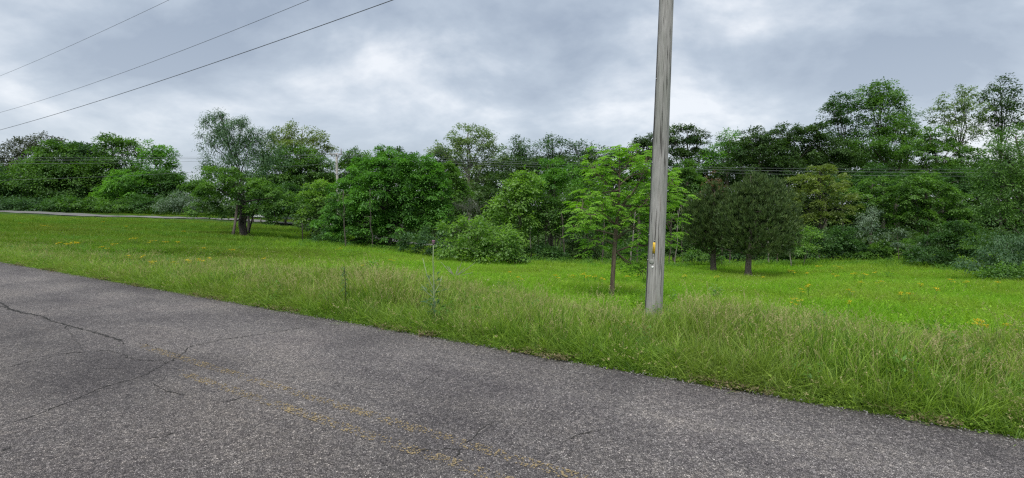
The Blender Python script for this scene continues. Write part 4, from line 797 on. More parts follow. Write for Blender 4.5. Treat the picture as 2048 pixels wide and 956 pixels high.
# ---- the near sapling with pinnate leaves
def sapling():
    r = np.random.default_rng(77); d = 11.8; q = P(1223, 500, d); rp = np.array([q[0], q[1], gz(q[0], q[1])])
    root = empty('compound_leaved_sapling', tuple(rp), 'bright green young tree with drooping compound leaves in the meadow left of the pole', 'tree')
    W_ = lambda x_, y_, dd=0: P(x_, y_, d + dd) - rp
    # (points in photo px with depth offset, radii)
    trunk = [(1223, 612, 0), (1225, 560, 0), (1229, 500, 0), (1232, 460, 0.02), (1236, 425, 0.03), (1238, 390, 0.03), (1239, 350, 0.0), (1239, 310, 0), (1240, 288, 0)]
    p = np.array([W_(*a) for a in trunk]); p[0, 2] = -0.05
    g = Geo(); k = np.linspace(0, 8, 25); p2 = np.stack([np.interp(k, np.arange(9), p[:, c]) for c in range(3)], 1)
    tube(g, p2, np.interp(k, np.arange(9), [0.062, 0.055, 0.050, 0.046, 0.036, 0.026, 0.019, 0.012, 0.004]), 10, wob=0.05, rs=r)
    link(bpy.data.objects.new('trunk', g.mesh('trunk', BARKR, True)), root)
    limbs = [[(1232, 455), (1262, 425), (1290, 400), (1318, 380), (1345, 362)], [(1236, 425), (1255, 400), (1275, 370), (1290, 335), (1296, 318)], [(1233, 450), (1205, 435), (1180, 420), (1155, 415)],
             [(1231, 480), (1255, 462), (1290, 452), (1320, 445), (1345, 440)], [(1231, 470), (1200, 462), (1170, 455), (1150, 452)], [(1238, 395), (1215, 370), (1195, 350), (1185, 340)], [(1239, 350), (1222, 330), (1205, 320)],
             [(1239, 345), (1258, 325), (1272, 312)], [(1229, 500), (1250, 520), (1275, 535), (1290, 545)], [(1230, 490), (1210, 480), (1185, 490), (1170, 500)], [(1237, 410), (1270, 415), (1310, 410), (1350, 405)],
             [(1229, 505), (1262, 492), (1300, 490), (1335, 488)], [(1238, 380), (1210, 385), (1180, 395), (1160, 400)],  [(1239, 370), (1262, 350), (1300, 345), (1330, 350)],
             [(1236, 430), (1232, 400), (1215, 405)], [(1232, 455), (1250, 440), (1240, 425)]]
    ends = []
    for lm in limbs:
        for side in range(2):
            da = r.uniform(-0.9, 0.9) if side else r.uniform(-0.25, 0.25)
            if side and r.uniform() < 0.35: continue
            m_ = len(lm); pts = np.array([W_(x_ + (r.normal(0, 5) if side and j else 0), y_ + (r.normal(0, 6) if side and j else 0), da * j / (m_ - 1) * 1.2) for j, (x_, y_) in enumerate(lm)])
            k = np.linspace(0, m_ - 1, 9); pp = np.stack([np.interp(k, np.arange(m_), pts[:, c]) for c in range(3)], 1)
            g = Geo(); r0 = 0.020 if len(lm) > 3 else 0.012; tube(g, pp, np.linspace(r0, 0.005, 9) * (0.8 if side else 1), 6)
            for j in range(3, 9):
                for q_ in range(3):
                    e = pp[j] + np.array([r.normal(0, 0.12), r.normal(0, 0.20), r.normal(0.03, 0.16)]); tube(g, limb_path(r, pp[j], e, 0.1, 4), np.linspace(0.006, 0.003, 4), 4, cap=False); ends.append((e, e - pp[j]))
            link(bpy.data.objects.new('limb', g.mesh('limb', BARKR, True)), root)
    for j in range(14): 
        e = p[-1] + np.array([r.normal(0, 0.10), r.normal(0, 0.12), r.uniform(-0.28, -0.02)]); ends.append((e, np.array([r.normal(), r.normal(), 0.3])))
    C_ = []; D_ = []; N_ = []; l_ = []; t_2 = []; g = Geo()
    for e, v in ends:
        for q_ in range(3):
            a = np.array([v[0], v[1], 0]) / (np.linalg.norm(v[:2]) + 1e-6) + np.append(r.normal(0, 0.75, 2), 0); a /= np.linalg.norm(a) + 1e-9
            LL = r.uniform(0.16, 0.27); kk = np.linspace(0, 1, 6); rise = r.uniform(0.05, 0.45)
            rach = e + a * (LL * kk)[:, None]; rach[:, 2] += LL * (rise * kk - 0.45 * kk ** 2)
            side = np.cross(a, [0, 0, 1.0]); tn = r.uniform(0.3, 0.9)
            for j in range(1, 6):
                dv = a if j == 5 else None
                for sgn in (-1, 1):
                    dd = side * sgn * 0.8 + a * 0.55 + np.array([0, 0, -0.22 - 0.2 * r.uniform()])
                    C_.append(rach[j]); D_.append(dd); N_.append(np.array([0, 0, 1.0]) + r.normal(0, 0.2, 3)); l_.append(r.uniform(0.054, 0.088) * (1 - 0.25 * abs(kk[j] - 0.6))); t_2.append(np.clip(tn + r.normal(0, 0.08), 0, 1))
            C_.append(rach[5]); D_.append(a + [0, 0, -0.4]); N_.append(np.array([0, 0, 1.0])); l_.append(0.07); t_2.append(tn)
    l_ = np.array(l_); V, Fq, tn = leaves_geo(np.array(C_), np.array(D_), np.array(N_), l_, l_ * 0.5, np.array(t_2), 0.10)
    link(bpy.data.objects.new('crown', mesh_np('crown', V, Fq, LM['sap'], tn)), root)
LM['sap'] = leaf_mat('leaf_sapling', (0.080, 0.205, 0.016), (0.235, 0.440, 0.045), 0.42, 0.03)
sapling()

# ------------------------------------------------------------------ near utility pole
wm, t, o = mat('weathered_pole_wood')
tcn = N(t, 'ShaderNodeTexCoord'); ob = tcn.outputs['Object']
mpw = N(t, 'ShaderNodeMapping'); mpw.inputs['Scale'].default_value = (26, 26, 2.2); L(t, ob, mpw.inputs[0])
nz1 = N(t, 'ShaderNodeTexNoise'); nz1.inputs['Scale'].default_value = 1.6; nz1.inputs['Detail'].default_value = 7; nz1.inputs['Roughness'].default_value = 0.6; L(t, mpw.outputs[0], nz1.inputs['Vector'])
mpv = N(t, 'ShaderNodeMapping'); mpv.inputs['Scale'].default_value = (5, 5, 1.3); L(t, ob, mpv.inputs[0])
nz2 = N(t, 'ShaderNodeTexNoise'); nz2.inputs['Scale'].default_value = 1.2; nz2.inputs['Detail'].default_value = 5; L(t, mpv.outputs[0], nz2.inputs['Vector'])
rw = ramp(t, [(0.30, (0.19, 0.182, 0.173)), (0.45, (0.285, 0.276, 0.262)), (0.6, (0.345, 0.336, 0.32)), (0.75, (0.42, 0.41, 0.39))]); L(t, nz1.outputs[0], rw.inputs[0])
rg = ramp(t, [(0.42, (0, 0, 0)), (0.60, (1, 1, 1))]); L(t, nz2.outputs[0], rg.inputs[0])
spw = N(t, 'ShaderNodeSeparateXYZ'); L(t, ob, spw.inputs[0])
mg = N(t, 'ShaderNodeMix', data_type='RGBA'); gk = N(t, 'ShaderNodeMath', operation='MULTIPLY'); L(t, rg.outputs[0], gk.inputs[0]); gk.inputs[1].default_value = 0.45; L(t, gk.outputs[0], mg.inputs[0]); L(t, rw.outputs[0], mg.inputs[6]); mg.inputs[7].default_value = (0.17, 0.185, 0.155, 1)
# bare brown streaks on the lower right side
nz3 = N(t, 'ShaderNodeTexNoise'); nz3.inputs['Scale'].default_value = 1; nz3.inputs['Detail'].default_value = 3
mp3 = N(t, 'ShaderNodeMapping'); mp3.inputs['Scale'].default_value = (16, 16, 1.6); mp3.inputs['Location'].default_value = (3, 1, 0); L(t, ob, mp3.inputs[0]); L(t, mp3.outputs[0], nz3.inputs['Vector'])
rbn = ramp(t, [(0.56, (0, 0, 0)), (0.64, (1, 1, 1))]); L(t, nz3.outputs[0], rbn.inputs[0])
zl = N(t, 'ShaderNodeMapRange'); L(t, spw.outputs[2], zl.inputs[0]); zl.inputs[1].default_value = 2.2; zl.inputs[2].default_value = 1.2; zl.inputs[3].default_value = 0.0; zl.inputs[4].default_value = 0.75
xr = N(t, 'ShaderNodeMapRange'); L(t, spw.outputs[0], xr.inputs[0]); xr.inputs[1].default_value = -0.02; xr.inputs[2].default_value = 0.05
k1 = N(t, 'ShaderNodeMath', operation='MULTIPLY'); L(t, zl.outputs[0], k1.inputs[0]); L(t, xr.outputs[0], k1.inputs[1]); k2 = N(t, 'ShaderNodeMath', operation='MULTIPLY'); L(t, k1.outputs[0], k2.inputs[0]); L(t, rbn.outputs[0], k2.inputs[1])
mb = N(t, 'ShaderNodeMix', data_type='RGBA'); L(t, k2.outputs[0], mb.inputs[0]); L(t, mg.outputs[2], mb.inputs[6]); mb.inputs[7].default_value = (0.21, 0.12, 0.075, 1)
# fine dark checks
mp4 = N(t, 'ShaderNodeMapping'); mp4.inputs['Scale'].default_value = (40, 40, 1.2); L(t, ob, mp4.inputs[0]); nz4 = N(t, 'ShaderNodeTexNoise'); nz4.inputs['Scale'].default_value = 1.2; nz4.inputs['Detail'].default_value = 2; L(t, mp4.outputs[0], nz4.inputs['Vector'])
rk = ramp(t, [(0.33, (0.25, 0.24, 0.23)), (0.40, (1, 1, 1))]); L(t, nz4.outputs[0], rk.inputs[0])
mk = N(t, 'ShaderNodeMix', data_type='RGBA', blend_type='MULTIPLY'); mk.inputs[0].default_value = 1; L(t, mb.outputs[2], mk.inputs[6]); L(t, rk.outputs[0], mk.inputs[7])
bs = N(t, 'ShaderNodeBsdfPrincipled'); bs.inputs['Roughness'].default_value = 0.85; L(t, mk.outputs[2], bs.inputs['Base Color'])
hm = N(t, 'ShaderNodeMath', operation='MULTIPLY_ADD'); L(t, nz1.outputs[0], hm.inputs[0]); hm.inputs[1].default_value = 0.5; L(t, rk.outputs[0], hm.inputs[2])
bp = N(t, 'ShaderNodeBump'); bp.inputs['Strength'].default_value = 0.8; bp.inputs['Distance'].default_value = 0.008; L(t, hm.outputs[0], bp.inputs['Height']); L(t, bp.outputs[0], bs.inputs['Normal'])
L(t, bs.outputs[0], o.inputs[0])
PD = 8.0
pb = P(1307, 632, PD); pt = P(1333, 0, PD); ax = (pt - pb) / (pt[2] - pb[2])
pz0 = gz(pb[0], pb[1]); base = pb + ax * (pz0 - pb[2])
PH_TOP = 9.6
pole = empty('utility_pole', tuple(base), 'tall weathered grey wooden utility pole with yellow tag in the roadside grass', 'utility pole')
def pole_pt(h): return ax * h                      # local, h above ground
def pole_r(h): return 0.140 - 0.0063 * h
g = Geo(); seg = 48; hs_ = np.concatenate([[-0.2], np.linspace(0, PH_TOP, 70)]); rp_ = np.random.default_rng(9)
a = np.arange(seg) * 2 * math.pi / seg; V = []; groove = np.zeros(seg)
for c_, w__, dp in [(4.9, 0.10, 0.010), (4.2, 0.06, 0.006), (5.5, 0.06, 0.007), (3.4, 0.08, 0.006), (0.3, 0.1, 0.008), (2.0, 0.1, 0.01)]:
    groove += dp * np.exp(-((np.mod(a - c_ + math.pi, 2 * math.pi) - math.pi) / w__) ** 2)
for h in hs_:
    rr_ = pole_r(h) * (1 + 0.012 * np.sin(3 * a + h) + 0.008 * np.sin(5 * a - 1.7 * h)) - groove * (0.6 + 0.4 * math.sin(h * 1.9)); c_ = pole_pt(h)
    V.append(np.stack([c_[0] + np.cos(a) * rr_, c_[1] + np.sin(a) * rr_, np.full(seg, c_[2])], 1))
V = np.vstack(V); n = len(hs_); Fc = [(i * seg + j, i * seg + (j + 1) % seg, (i + 1) * seg + (j + 1) % seg, (i + 1) * seg + j) for i in range(n - 1) for j in range(seg)]
V = np.vstack([V, pole_pt(PH_TOP)[None]]); Fc += [((n - 1) * seg + j, (n - 1) * seg + j + 1, (n - 1) * seg + (j + 2) % seg, len(V) - 1) for j in range(0, seg, 2)]
link(bpy.data.objects.new('shaft', mesh_np('shaft', V, Fc, wm, smooth=True)), pole)
mtl = simple('galvanised_metal', (0.42, 0.43, 0.44), 0.45, 0.6); dark = simple('dark_wire', (0.03, 0.03, 0.032), 0.6)
def around(h, ang, off=0.0):
    c_ = pole_pt(h); r_ = pole_r(h) + off; return np.array([c_[0] + math.cos(ang) * r_, c_[1] + math.sin(ang) * r_, c_[2]])
g = Geo(); tube(g, [around(h, math.pi + 0.10 + 0.04 * math.sin(h * 2), 0.002) for h in np.linspace(-0.1, PH_TOP - 0.4, 40)], 0.007, 6); link(bpy.data.objects.new('ground_wire', g.mesh('ground_wire', dark, True)), pole)
g = Geo()
for h in (1.05, 1.45, 2.6, 3.9): q = around(h, math.pi + 0.14, 0.004); boxg(g, q - [0.004, 0.012, 0.010], q + [0.006, 0.010, 0.010])
link(bpy.data.objects.new('wire_staple', g.mesh('wire_staple', mtl)), pole); bpy.data.objects['wire_staple']['kind'] = 'stuff'
# height above ground at a photo row on the pole
def hrow(py): q = P(1310, py, PD - 0.13); return q[2] - pz0
TA = -math.pi / 2 + 0.02
def ang_for(px, py):
    best = None
    for k in np.linspace(-math.pi, 0, 361):
        q = around(hrow(py), k) + base; sx_ = 1024 + F * q[0] / (q[1] * CP - (q[2] - EYE) * SP)
        if best is None or abs(sx_ - px) < best[0]: best = (abs(sx_ - px), k)
    return best[1]
TA = ang_for(1308, 495)
h0, h1 = hrow(507), hrow(485); hc = (h0 + h1) / 2
nrm = np.array([math.cos(TA), math.sin(TA), 0]); tan = np.array([-math.sin(TA), math.cos(TA), 0])
ytag = simple('yellow_tag_metal', (0.80, 0.52, 0.03), 0.45); blk = simple('black_print', (0.02, 0.02, 0.02), 0.6)
def plate(name, hw, ha, hb, th, m_):
    g = Geo(); ca = around(ha, TA, 0.001); cb = around(hb, TA, 0.001)
    v = [c_ + tan * sx_ * hw + nrm * k * th for c_ in (ca, cb) for sx_ in (-1, 1) for k in (0, 1)]
    g.add(v, [(1, 3, 7, 5), (0, 4, 6, 2), (0, 1, 5, 4), (2, 6, 7, 3), (4, 5, 7, 6), (0, 2, 3, 1)]); return link(bpy.data.objects.new(name, g.mesh(name, m_)), pole)
tg = plate('number_tag', 0.019, h0, h1, 0.003, ytag)
def stack_text(s, hc_, size, up=0.0):
    cu = bpy.data.curves.new('t', 'FONT'); cu.body = s; cu.size = size; cu.align_x = 'CENTER'; cu.align_y = 'CENTER'; cu.extrude = 0.0004
    ob_ = bpy.data.objects.new('t', cu); me = bpy.data.meshes.new_from_object(ob_); me.materials.clear(); me.materials.append(blk)
    o_ = link(bpy.data.objects.new('numeral', me), tg); c_ = around(hc_, TA, 0.001) + nrm * 0.0045; o_.location = c_
    o_.rotation_euler = (R(90), 0, math.atan2(tan[1], tan[0])); bpy.data.objects.remove(ob_)
hh_ = h1 - h0
for ch, k, sz in (('1', 0.91, 0.034), ('0', 0.77, 0.036), ('0', 0.63, 0.036), ('8', 0.50, 0.040), ('0', 0.34, 0.032), ('7', 0.20, 0.028), ('1', 0.08, 0.026)): stack_text(ch, h0 + hh_ * k, sz)
g = Geo()
for hq in (h1 + 0.028, h0 - 0.03): q = around(hq, TA + 0.02, 0.0); boxg(g, q - tan * 0 + [-0.014, -0.006, -0.003], q + [0.014, 0.002, 0.004])
link(bpy.data.objects.new('nail', g.mesh('nail', mtl)), pole)['kind'] = 'stuff'
def disc(name, px, py, r_, th, m_, seg=20):
    k = ang_for(px, py); h = hrow(py); n_ = np.array([math.cos(k), math.sin(k), 0]); t2 = np.array([-math.sin(k), math.cos(k), 0]); c_ = around(h, k, -0.002); V = []; Fc = []
    for j, (q, rr_) in enumerate(((0, r_), (th, r_), (th * 1.3, r_ * 0.5))):
        for i in range(seg): a_ = 6.2832 * i / seg; V.append(c_ + n_ * q + (t2 * math.cos(a_) + np.array([0, 0, 1]) * math.sin(a_)) * rr_)
    for j in range(2): Fc += [(j * seg + i, j * seg + (i + 1) % seg, (j + 1) * seg + (i + 1) % seg, (j + 1) * seg + i) for i in range(seg)]
    V.append(c_ + n_ * th * 1.3); Fc += [(2 * seg + i, 2 * seg + i + 1, 2 * seg + (i + 2) % seg, len(V) - 1) for i in range(0, seg, 2)]
    return link(bpy.data.objects.new(name, mesh_np(name, V, Fc, m_)), pole)
disc('inspection_disc', 1305, 534.5, 0.020, 0.004, simple('bright_aluminium', (0.78, 0.78, 0.76), 0.35, 0.2)); disc('bore_plug', 1303, 524, 0.040, 0.003, simple('plug_wood', (0.26, 0.27, 0.24), 0.9))
# cross arm out of view above carries the upper wires
g = Geo(); ca = pole_pt(8.9); q = np.array([NV[0], NV[1], 0]); sd = np.array([UV[0], UV[1], 0])
v = [ca + q * a_ + sd * (0.16 + b_) + np.array([0, 0, c_]) for a_ in (-1.2, 1.2) for b_ in (-0.05, 0.05) for c_ in (-0.06, 0.06)]
g.add(v, [(0, 1, 3, 2), (4, 6, 7, 5), (0, 4, 5, 1), (2, 3, 7, 6), (0, 2, 6, 4), (1, 5, 7, 3)]); link(bpy.data.objects.new('cross_arm', g.mesh('cross_arm', wm)), pole)

# overhead wires running along the road
def wire(name, label, pts, r_, m_, grp):
    g = Geo(); tube(g, pts, r_, 5, cap=False); o_ = link(bpy.data.objects.new(name, g.mesh(name, m_, True))); return tag(o_, label, 'wire', grp)
wdark = simple('aged_wire', (0.045, 0.05, 0.06), 0.6)
sp_, tp_ = st_of(base[0], base[1])
def ray_t(px, s_):     # where the vertical plane s = s_ is met by image column px
    a_ = (px - 1024) / F; return (s_ * (NV[1] * a_ - NV[0])) / (UV[0] - a_ * UV[1])
for nm_lab, ds_, pxs, h_at, r_ in [('lowest and darkest of the three overhead wires crossing the upper left sky', 0.0, [(787, 0), (510, 97), (0, 260)], 6.9, 0.0085),
                                  ('middle thin overhead wire crossing the upper left sky', 0.0, [(618, 0), (309, 122), (0, 225)], 8.0, 0.0055), ('topmost thin overhead wire in the left corner of the sky', 0.9, [(343, 0), (172, 74), (0, 153)], 8.96, 0.0055)]:
    S0 = sp_ + ds_; T_, H_ = [], []
    for px, py in pxs:
        # iterate for pitch (column slope depends a little on the row)
        a_ = (px - 1024) / F; b_ = (478 - py) / F; Yk = CP + b_ * SP; ae = a_ / Yk; t1 = S0 * (NV[1] * ae - NV[0]) / (UV[0] - ae * UV[1])
        x_, y_ = xy_of(S0, t1); T_.append(t1); H_.append(EYE + (-SP + b_ * CP) / Yk * y_)
    T_ = [tp_ + 0.1] + T_; H_ = [h_at] + H_
    co_ = np.polyfit(T_[1:], H_[1:], 2); co_[0] = max(co_[0], 0.0008); 
    co_ = np.array([co_[0], 0, 0]); A_ = np.stack([np.array(T_[1:]), np.ones(3)], 1); sol = np.linalg.lstsq(A_, np.array(H_[1:]) - co_[0] * np.array(T_[1:]) ** 2, rcond=None)[0]
    tw = np.linspace(T_[1] - 0.2, 70, 50); hw_ = co_[0] * tw ** 2 + sol[0] * tw + sol[1]
    tw0 = np.linspace(tp_, T_[1] - 0.4, 6); hw0 = np.interp(tw0, [tp_, T_[1] - 0.4], [h_at, np.interp(T_[1] - 0.2, tw, hw_)])
    tw = np.concatenate([tw0, tw]); hw_ = np.concatenate([hw0, hw_]); x_, y_ = xy_of(np.full(len(tw), S0), tw)
    wire('overhead_wire', nm_lab, np.stack([x_, y_, hw_], 1), r_, wdark, 'overhead wires from the near pole')

x_, y_ = xy_of(sp_, 70.3); np_ = empty('utility_pole', (x_, y_, gz(x_, y_)), 'next grey roadside utility pole far off along the road to the left', 'utility pole')
g = Geo(); hz_ = np.linspace(-0.2, 10.6, 12); tube(g, [(0, 0, h) for h in hz_], 0.15 - 0.005 * hz_, 16, wob=0.02); link(bpy.data.objects.new('shaft', g.mesh('shaft', wm, True)), np_)
g = Geo(); q = np.array([NV[0], NV[1], 0]); sd = np.array([UV[0], UV[1], 0]); v = [q * a_ + sd * (-0.2 + b_) + np.array([0, 0, 9.2 + c_]) for a_ in (-1.2, 1.2) for b_ in (-0.05, 0.05) for c_ in (-0.06, 0.06)]
g.add(v, [(0, 1, 3, 2), (4, 6, 7, 5), (0, 4, 5, 1), (2, 3, 7, 6), (0, 2, 6, 4), (1, 5, 7, 3)]); link(bpy.data.objects.new('cross_arm', g.mesh('cross_arm', wm)), np_)

# ------------------------------------------------------------------ distant power pole, its wires, guardrail, fence post
pd = 60.0; q = P(676, 400, pd); fb_ = np.array([q[0], q[1], gz(q[0], q[1])]); ftop = P(673, 306, pd)
fp = empty('power_pole', tuple(fb_), 'distant pale grey power pole with short cross arm rising behind the trees', 'utility pole')
lw = simple('pale_pole_wood', (0.40, 0.38, 0.34), 0.85); cer = simple('insulator_grey', (0.30, 0.31, 0.33), 0.4)
g = Geo(); k = np.linspace(0, 1, 9)[:, None]; tube(g, (ftop - fb_) * k, np.linspace(0.17, 0.13, 9), 14); link(bpy.data.objects.new('shaft', g.mesh('shaft', lw, True)), fp)
tl_ = ftop - fb_
g = Geo(); boxg(g, tl_ + [-0.75, -0.20, -0.25], tl_ + [0.75, -0.14, -0.11]); link(bpy.data.objects.new('cross_arm', g.mesh('cross_arm', simple('grey_arm_wood', (0.33, 0.32, 0.31), 0.8))), fp)
for sx_ in (-0.65, 0.65, -0.25):
    g = Geo(); tube(g, [tl_ + [sx_, -0.17, -0.11], tl_ + [sx_, -0.17, 0.0], tl_ + [sx_, -0.17, 0.06]], [0.05, 0.06, 0.03], 8); link(bpy.data.objects.new('insulator', g.mesh('insulator', cer, True)), fp)
for sx_ in (-1, 1):
    g = Geo(); tube(g, [tl_ + [sx_ * 0.12, -0.17, -0.75], tl_ + [sx_ * 0.5, -0.18, -0.25]], 0.025, 5); link(bpy.data.objects.new('brace', g.mesh('brace', cer, True)), fp)
g = Geo(); tube(g, [tl_ + [0.62, -0.17, 0.0], tl_ + [0.62, -0.17, 0.35], tl_ + [0.62, -0.17, 0.55]], [0.09, 0.09, 0.04], 8); link(bpy.data.objects.new('arrester', g.mesh('arrester', cer, True)), fp)
for hq in (0.30, 0.42, 0.55):
    g = Geo(); c_ = tl_ * (1 - hq * 0.9); tube(g, [c_ + [0, 0, -0.06], c_ + [0, 0, 0.06]], 0.165, 12, cap=False); link(bpy.data.objects.new('band', g.mesh('band', cer, True)), fp)
g = Geo(); c_ = tl_ + [0.28, -0.3, -0.35]; tube(g, [c_ + [0, 0, -0.18], c_, c_ + [0, 0, 0.2]], [0.11, 0.12, 0.10], 10); link(bpy.data.objects.new('cutout', g.mesh('cutout', cer, True)), fp)
wl = simple('bright_wire', (0.13, 0.15, 0.145), 0.7, 0.0)
for k, (lb, L0, Pp0, Rr, r_) in enumerate([('highest far wire strung across the front of the wood', (-350, 306), (682, 307), (2400, 333), 0.012), ('second far wire, brightest, strung across the wood', (-350, 313), (665, 309), (2400, 341), 0.018),
                                        ('third far wire just under the brightest one', (-350, 322), (668, 313), (2400, 350), 0.014), ('lowest far wire crossing the left treeline by itself', (-350, 366), (674, 326), (2400, 398), 0.012)]):
    segs = []
    for (xa, ya, da), (xb, yb, db), sag in (((L0[0], L0[1], 62), (Pp0[0], Pp0[1], pd - 0.2), 0.55), ((Pp0[0], Pp0[1], pd - 0.2), (Rr[0], Rr[1], 52), 0.9)):
        A_ = P(xa, ya, da); B_ = P(xb, yb, db); kk = np.linspace(0, 1, 26)[:, None]; p = A_ + (B_ - A_) * kk; p[:, 2] -= (4 * sag * kk * (1 - kk))[:, 0]; segs.append(p if not segs else p[1:])
    A_ = P(*L0, 62); B_ = P(*Pp0, pd - 0.2); kk = np.linspace(1, 0, 20)[:, None]; p = A_ + (A_ - B_) * kk * 1.3; p[:, 2] -= (3.2 * kk * (1 - kk))[:, 0]; p[:, 2] = np.maximum(p[:, 2], 3.0)
    segs = np.vstack([p[:-1]] + segs)
    if k == 3: segs = segs[:45]
    wire('far_wire', lb, segs, r_, wl, 'power line wires in front of the wood')
# guardrail
ga = P(505, 441, 66)[:2]; gb = P(612, 449, 60)[:2]; gc = P(665, 455, 57.5)[:2]
rail = empty('guardrail', (ga[0], ga[1], gz(*ga)), 'pale steel guardrail beside the far road, seen under the left trees', 'guardrail'); ro_ = np.array(rail.location)
st_ = simple('galvanised_rail', (0.62, 0.63, 0.62), 0.5, 0.2)
prof = [(0, 0.50), (-0.02, 0.53), (-0.075, 0.57), (-0.075, 0.61), (-0.01, 0.65), (-0.01, 0.67), (-0.075, 0.71), (-0.075, 0.75), (-0.02, 0.79), (0, 0.82)]
path = np.vstack([ga + (gb - ga) * k for k in np.linspace(0, 1, 14)] + [gb + (gc - gb) * k for k in np.linspace(0.15, 1, 8)])
tg_ = np.gradient(path, axis=0); tg_ /= np.linalg.norm(tg_, axis=1)[:, None]; nn = np.stack([-tg_[:, 1], tg_[:, 0]], 1); zz = ground(path[:, 0], path[:, 1])
V = np.vstack([np.stack([path[:, 0] + nn[:, 0] * a_, path[:, 1] + nn[:, 1] * a_, zz + b_ + 0.18], 1) for a_, b_ in prof]) - ro_
n = len(path); i = np.arange(n - 1)
ra_ = link(bpy.data.objects.new('rail', mesh_np('rail', V, np.vstack([np.stack([r_ * n + i, r_ * n + i + 1, (r_ + 1) * n + i + 1, (r_ + 1) * n + i], 1) for r_ in range(len(prof) - 1)]), st_, smooth=True)), rail)
md = ra_.modifiers.new('s', 'SOLIDIFY'); md.thickness = 0.008
pm = None
for k in range(0, n, 2):
    if pm is None: g = Geo(); boxg(g, (-0.05, -0.08, -0.1), (0.05, 0.08, 0.95)); pm = g.mesh('post', simple('rail_post', (0.20, 0.17, 0.13), 0.9))
    o_ = link(bpy.data.objects.new('post', pm), rail); o_.location = (path[k, 0] + nn[k, 0] * 0.1 - ro_[0], path[k, 1] + nn[k, 1] * 0.1 - ro_[1], zz[k] - ro_[2])
q = P(605, 480, 36); g = Geo(); tube(g, [(0, 0, -0.1), (0.01, 0, 0.8), (0, 0, 1.55)], [0.035, 0.032, 0.03], 8)
o_ = link(bpy.data.objects.new('fence_post', g.mesh('fence_post', BARKD, True))); o_.location = (q[0], q[1], gz(q[0], q[1])); tag(o_, 'thin dark fence post standing at the left edge of the spreading tree', 'post')

# ------------------------------------------------------------------ meadow plants
ylw = leaf_mat('yellow_petal', (0.58, 0.46, 0.02), (0.78, 0.68, 0.05), 0.3, 0.02, (1.2, 1.1, 0.5)); stemm = leaf_mat('flower_stem', (0.10, 0.24, 0.02), (0.20, 0.38, 0.04), 0.3)
fl = []
for v in range(5):
    r = np.random.default_rng(300 + v); g = Geo(); gs = Geo(); n = 26
    nu = 3 + v % 3
    for u_ in range(nu):
        cx, cy, cz = (r.normal(0, 0.075), r.normal(0, 0.075), 0.33 + r.uniform(-0.04, 0.05)) if u_ else (0, 0, 0.37)
        tube(gs, [(0, 0, 0), (cx * 0.3, cy * 0.3, 0.22), (cx, cy, cz)], [0.006, 0.005, 0.003], 4, cap=False)
        for k in range(n // nu + 3):
            a_ = r.uniform(0, 6.28); rr_ = 0.065 * math.sqrt(r.uniform()); c_ = np.array([cx + rr_ * math.cos(a_), cy + rr_ * math.sin(a_), cz + r.uniform(-0.006, 0.016)]); s_ = r.uniform(0.010, 0.017)
            tlt = r.normal(0, 0.35, 2); pv = [c_ + np.array([math.cos(b_) * s_, math.sin(b_) * s_, (tlt[0] * math.cos(b_) + tlt[1] * math.sin(b_)) * s_]) for b_ in (0, 1.57, 3.14, 4.71)]; tnv = r.uniform(0, 1)
            g.add(pv, [(0, 1, 2, 3)], tnv)
            pv = [c_ + np.array([math.cos(b_ + .785) * s_, math.sin(b_ + .785) * s_, 0.003]) for b_ in (0, 1.57, 3.14, 4.71)]; g.add(pv, [(0, 1, 2, 3)], tnv)
    for k in range(10):
        z_ = r.uniform(0.03, 0.3); a_ = r.uniform(0, 6.28); dv = np.array([math.cos(a_), math.sin(a_), 0.5]) * 0.07; u_ = np.array([-math.sin(a_), math.cos(a_), 0]) * 0.012; b_ = np.array([0, 0, z_]); gs.add([b_, b_ + dv * 0.5 + u_, b_ + dv, b_ + dv * 0.5 - u_], [(0, 1, 2, 3)])
    fl.append((gs.mesh('stem', stemm), g.mesh('flower_head', ylw)))
FLW = [(92, 453, 3), (120, 488, 2), (137, 493, 3), (155, 491, 4), (147, 489, 3), (207, 497, 2), (232, 491, 2), (270, 479, 3), (303, 484, 2), (333, 486, 2), (353, 484, 1), (260, 513, 1), (288, 513, 1), (374, 526, 2), (349, 526, 1), (398, 527, 3), (309, 529, 2), (408, 497, 1), (466, 502, 2), (530, 517, 1), (366, 462, 1), (150, 436, 2), (205, 444, 2), (420, 518, 1), (84, 450, 1), (40, 446, 1), (250, 452, 1),
       (679, 497, 1), (783, 520, 1), (725, 532, 1), (1020, 545, 1), (1039, 556, 1), (1113, 555, 2), (1147, 552, 1), (1169, 550, 2), (1178, 556, 2), (1190, 552, 1), (1203, 560, 2), (1254, 553, 1), (1275, 550, 1),
       (1369, 551, 1), (1434, 553, 1), (1576, 542, 2), (1587, 544, 2), (1613, 546, 1), (1640, 534, 2), (1673, 535, 2), (1666, 549, 1), (1676, 552, 1), (1710, 549, 2), (1727, 550, 2), (1752, 545, 1), (1723, 564, 1), (1617, 574, 2), (1601, 580, 1), (1700, 581, 1), (1800, 590, 2), (1817, 592, 2), (1874, 582, 2), (1903, 563, 2), (1932, 564, 1), (1997, 566, 1), (1585, 600, 1), (1596, 604, 1), (1698, 605, 1), (1961, 652, 2), (1957, 655, 2), (2020, 655, 1), (1838, 569, 1), (1760, 564, 1), (1526, 555, 1)]
rf = np.random.default_rng(12)
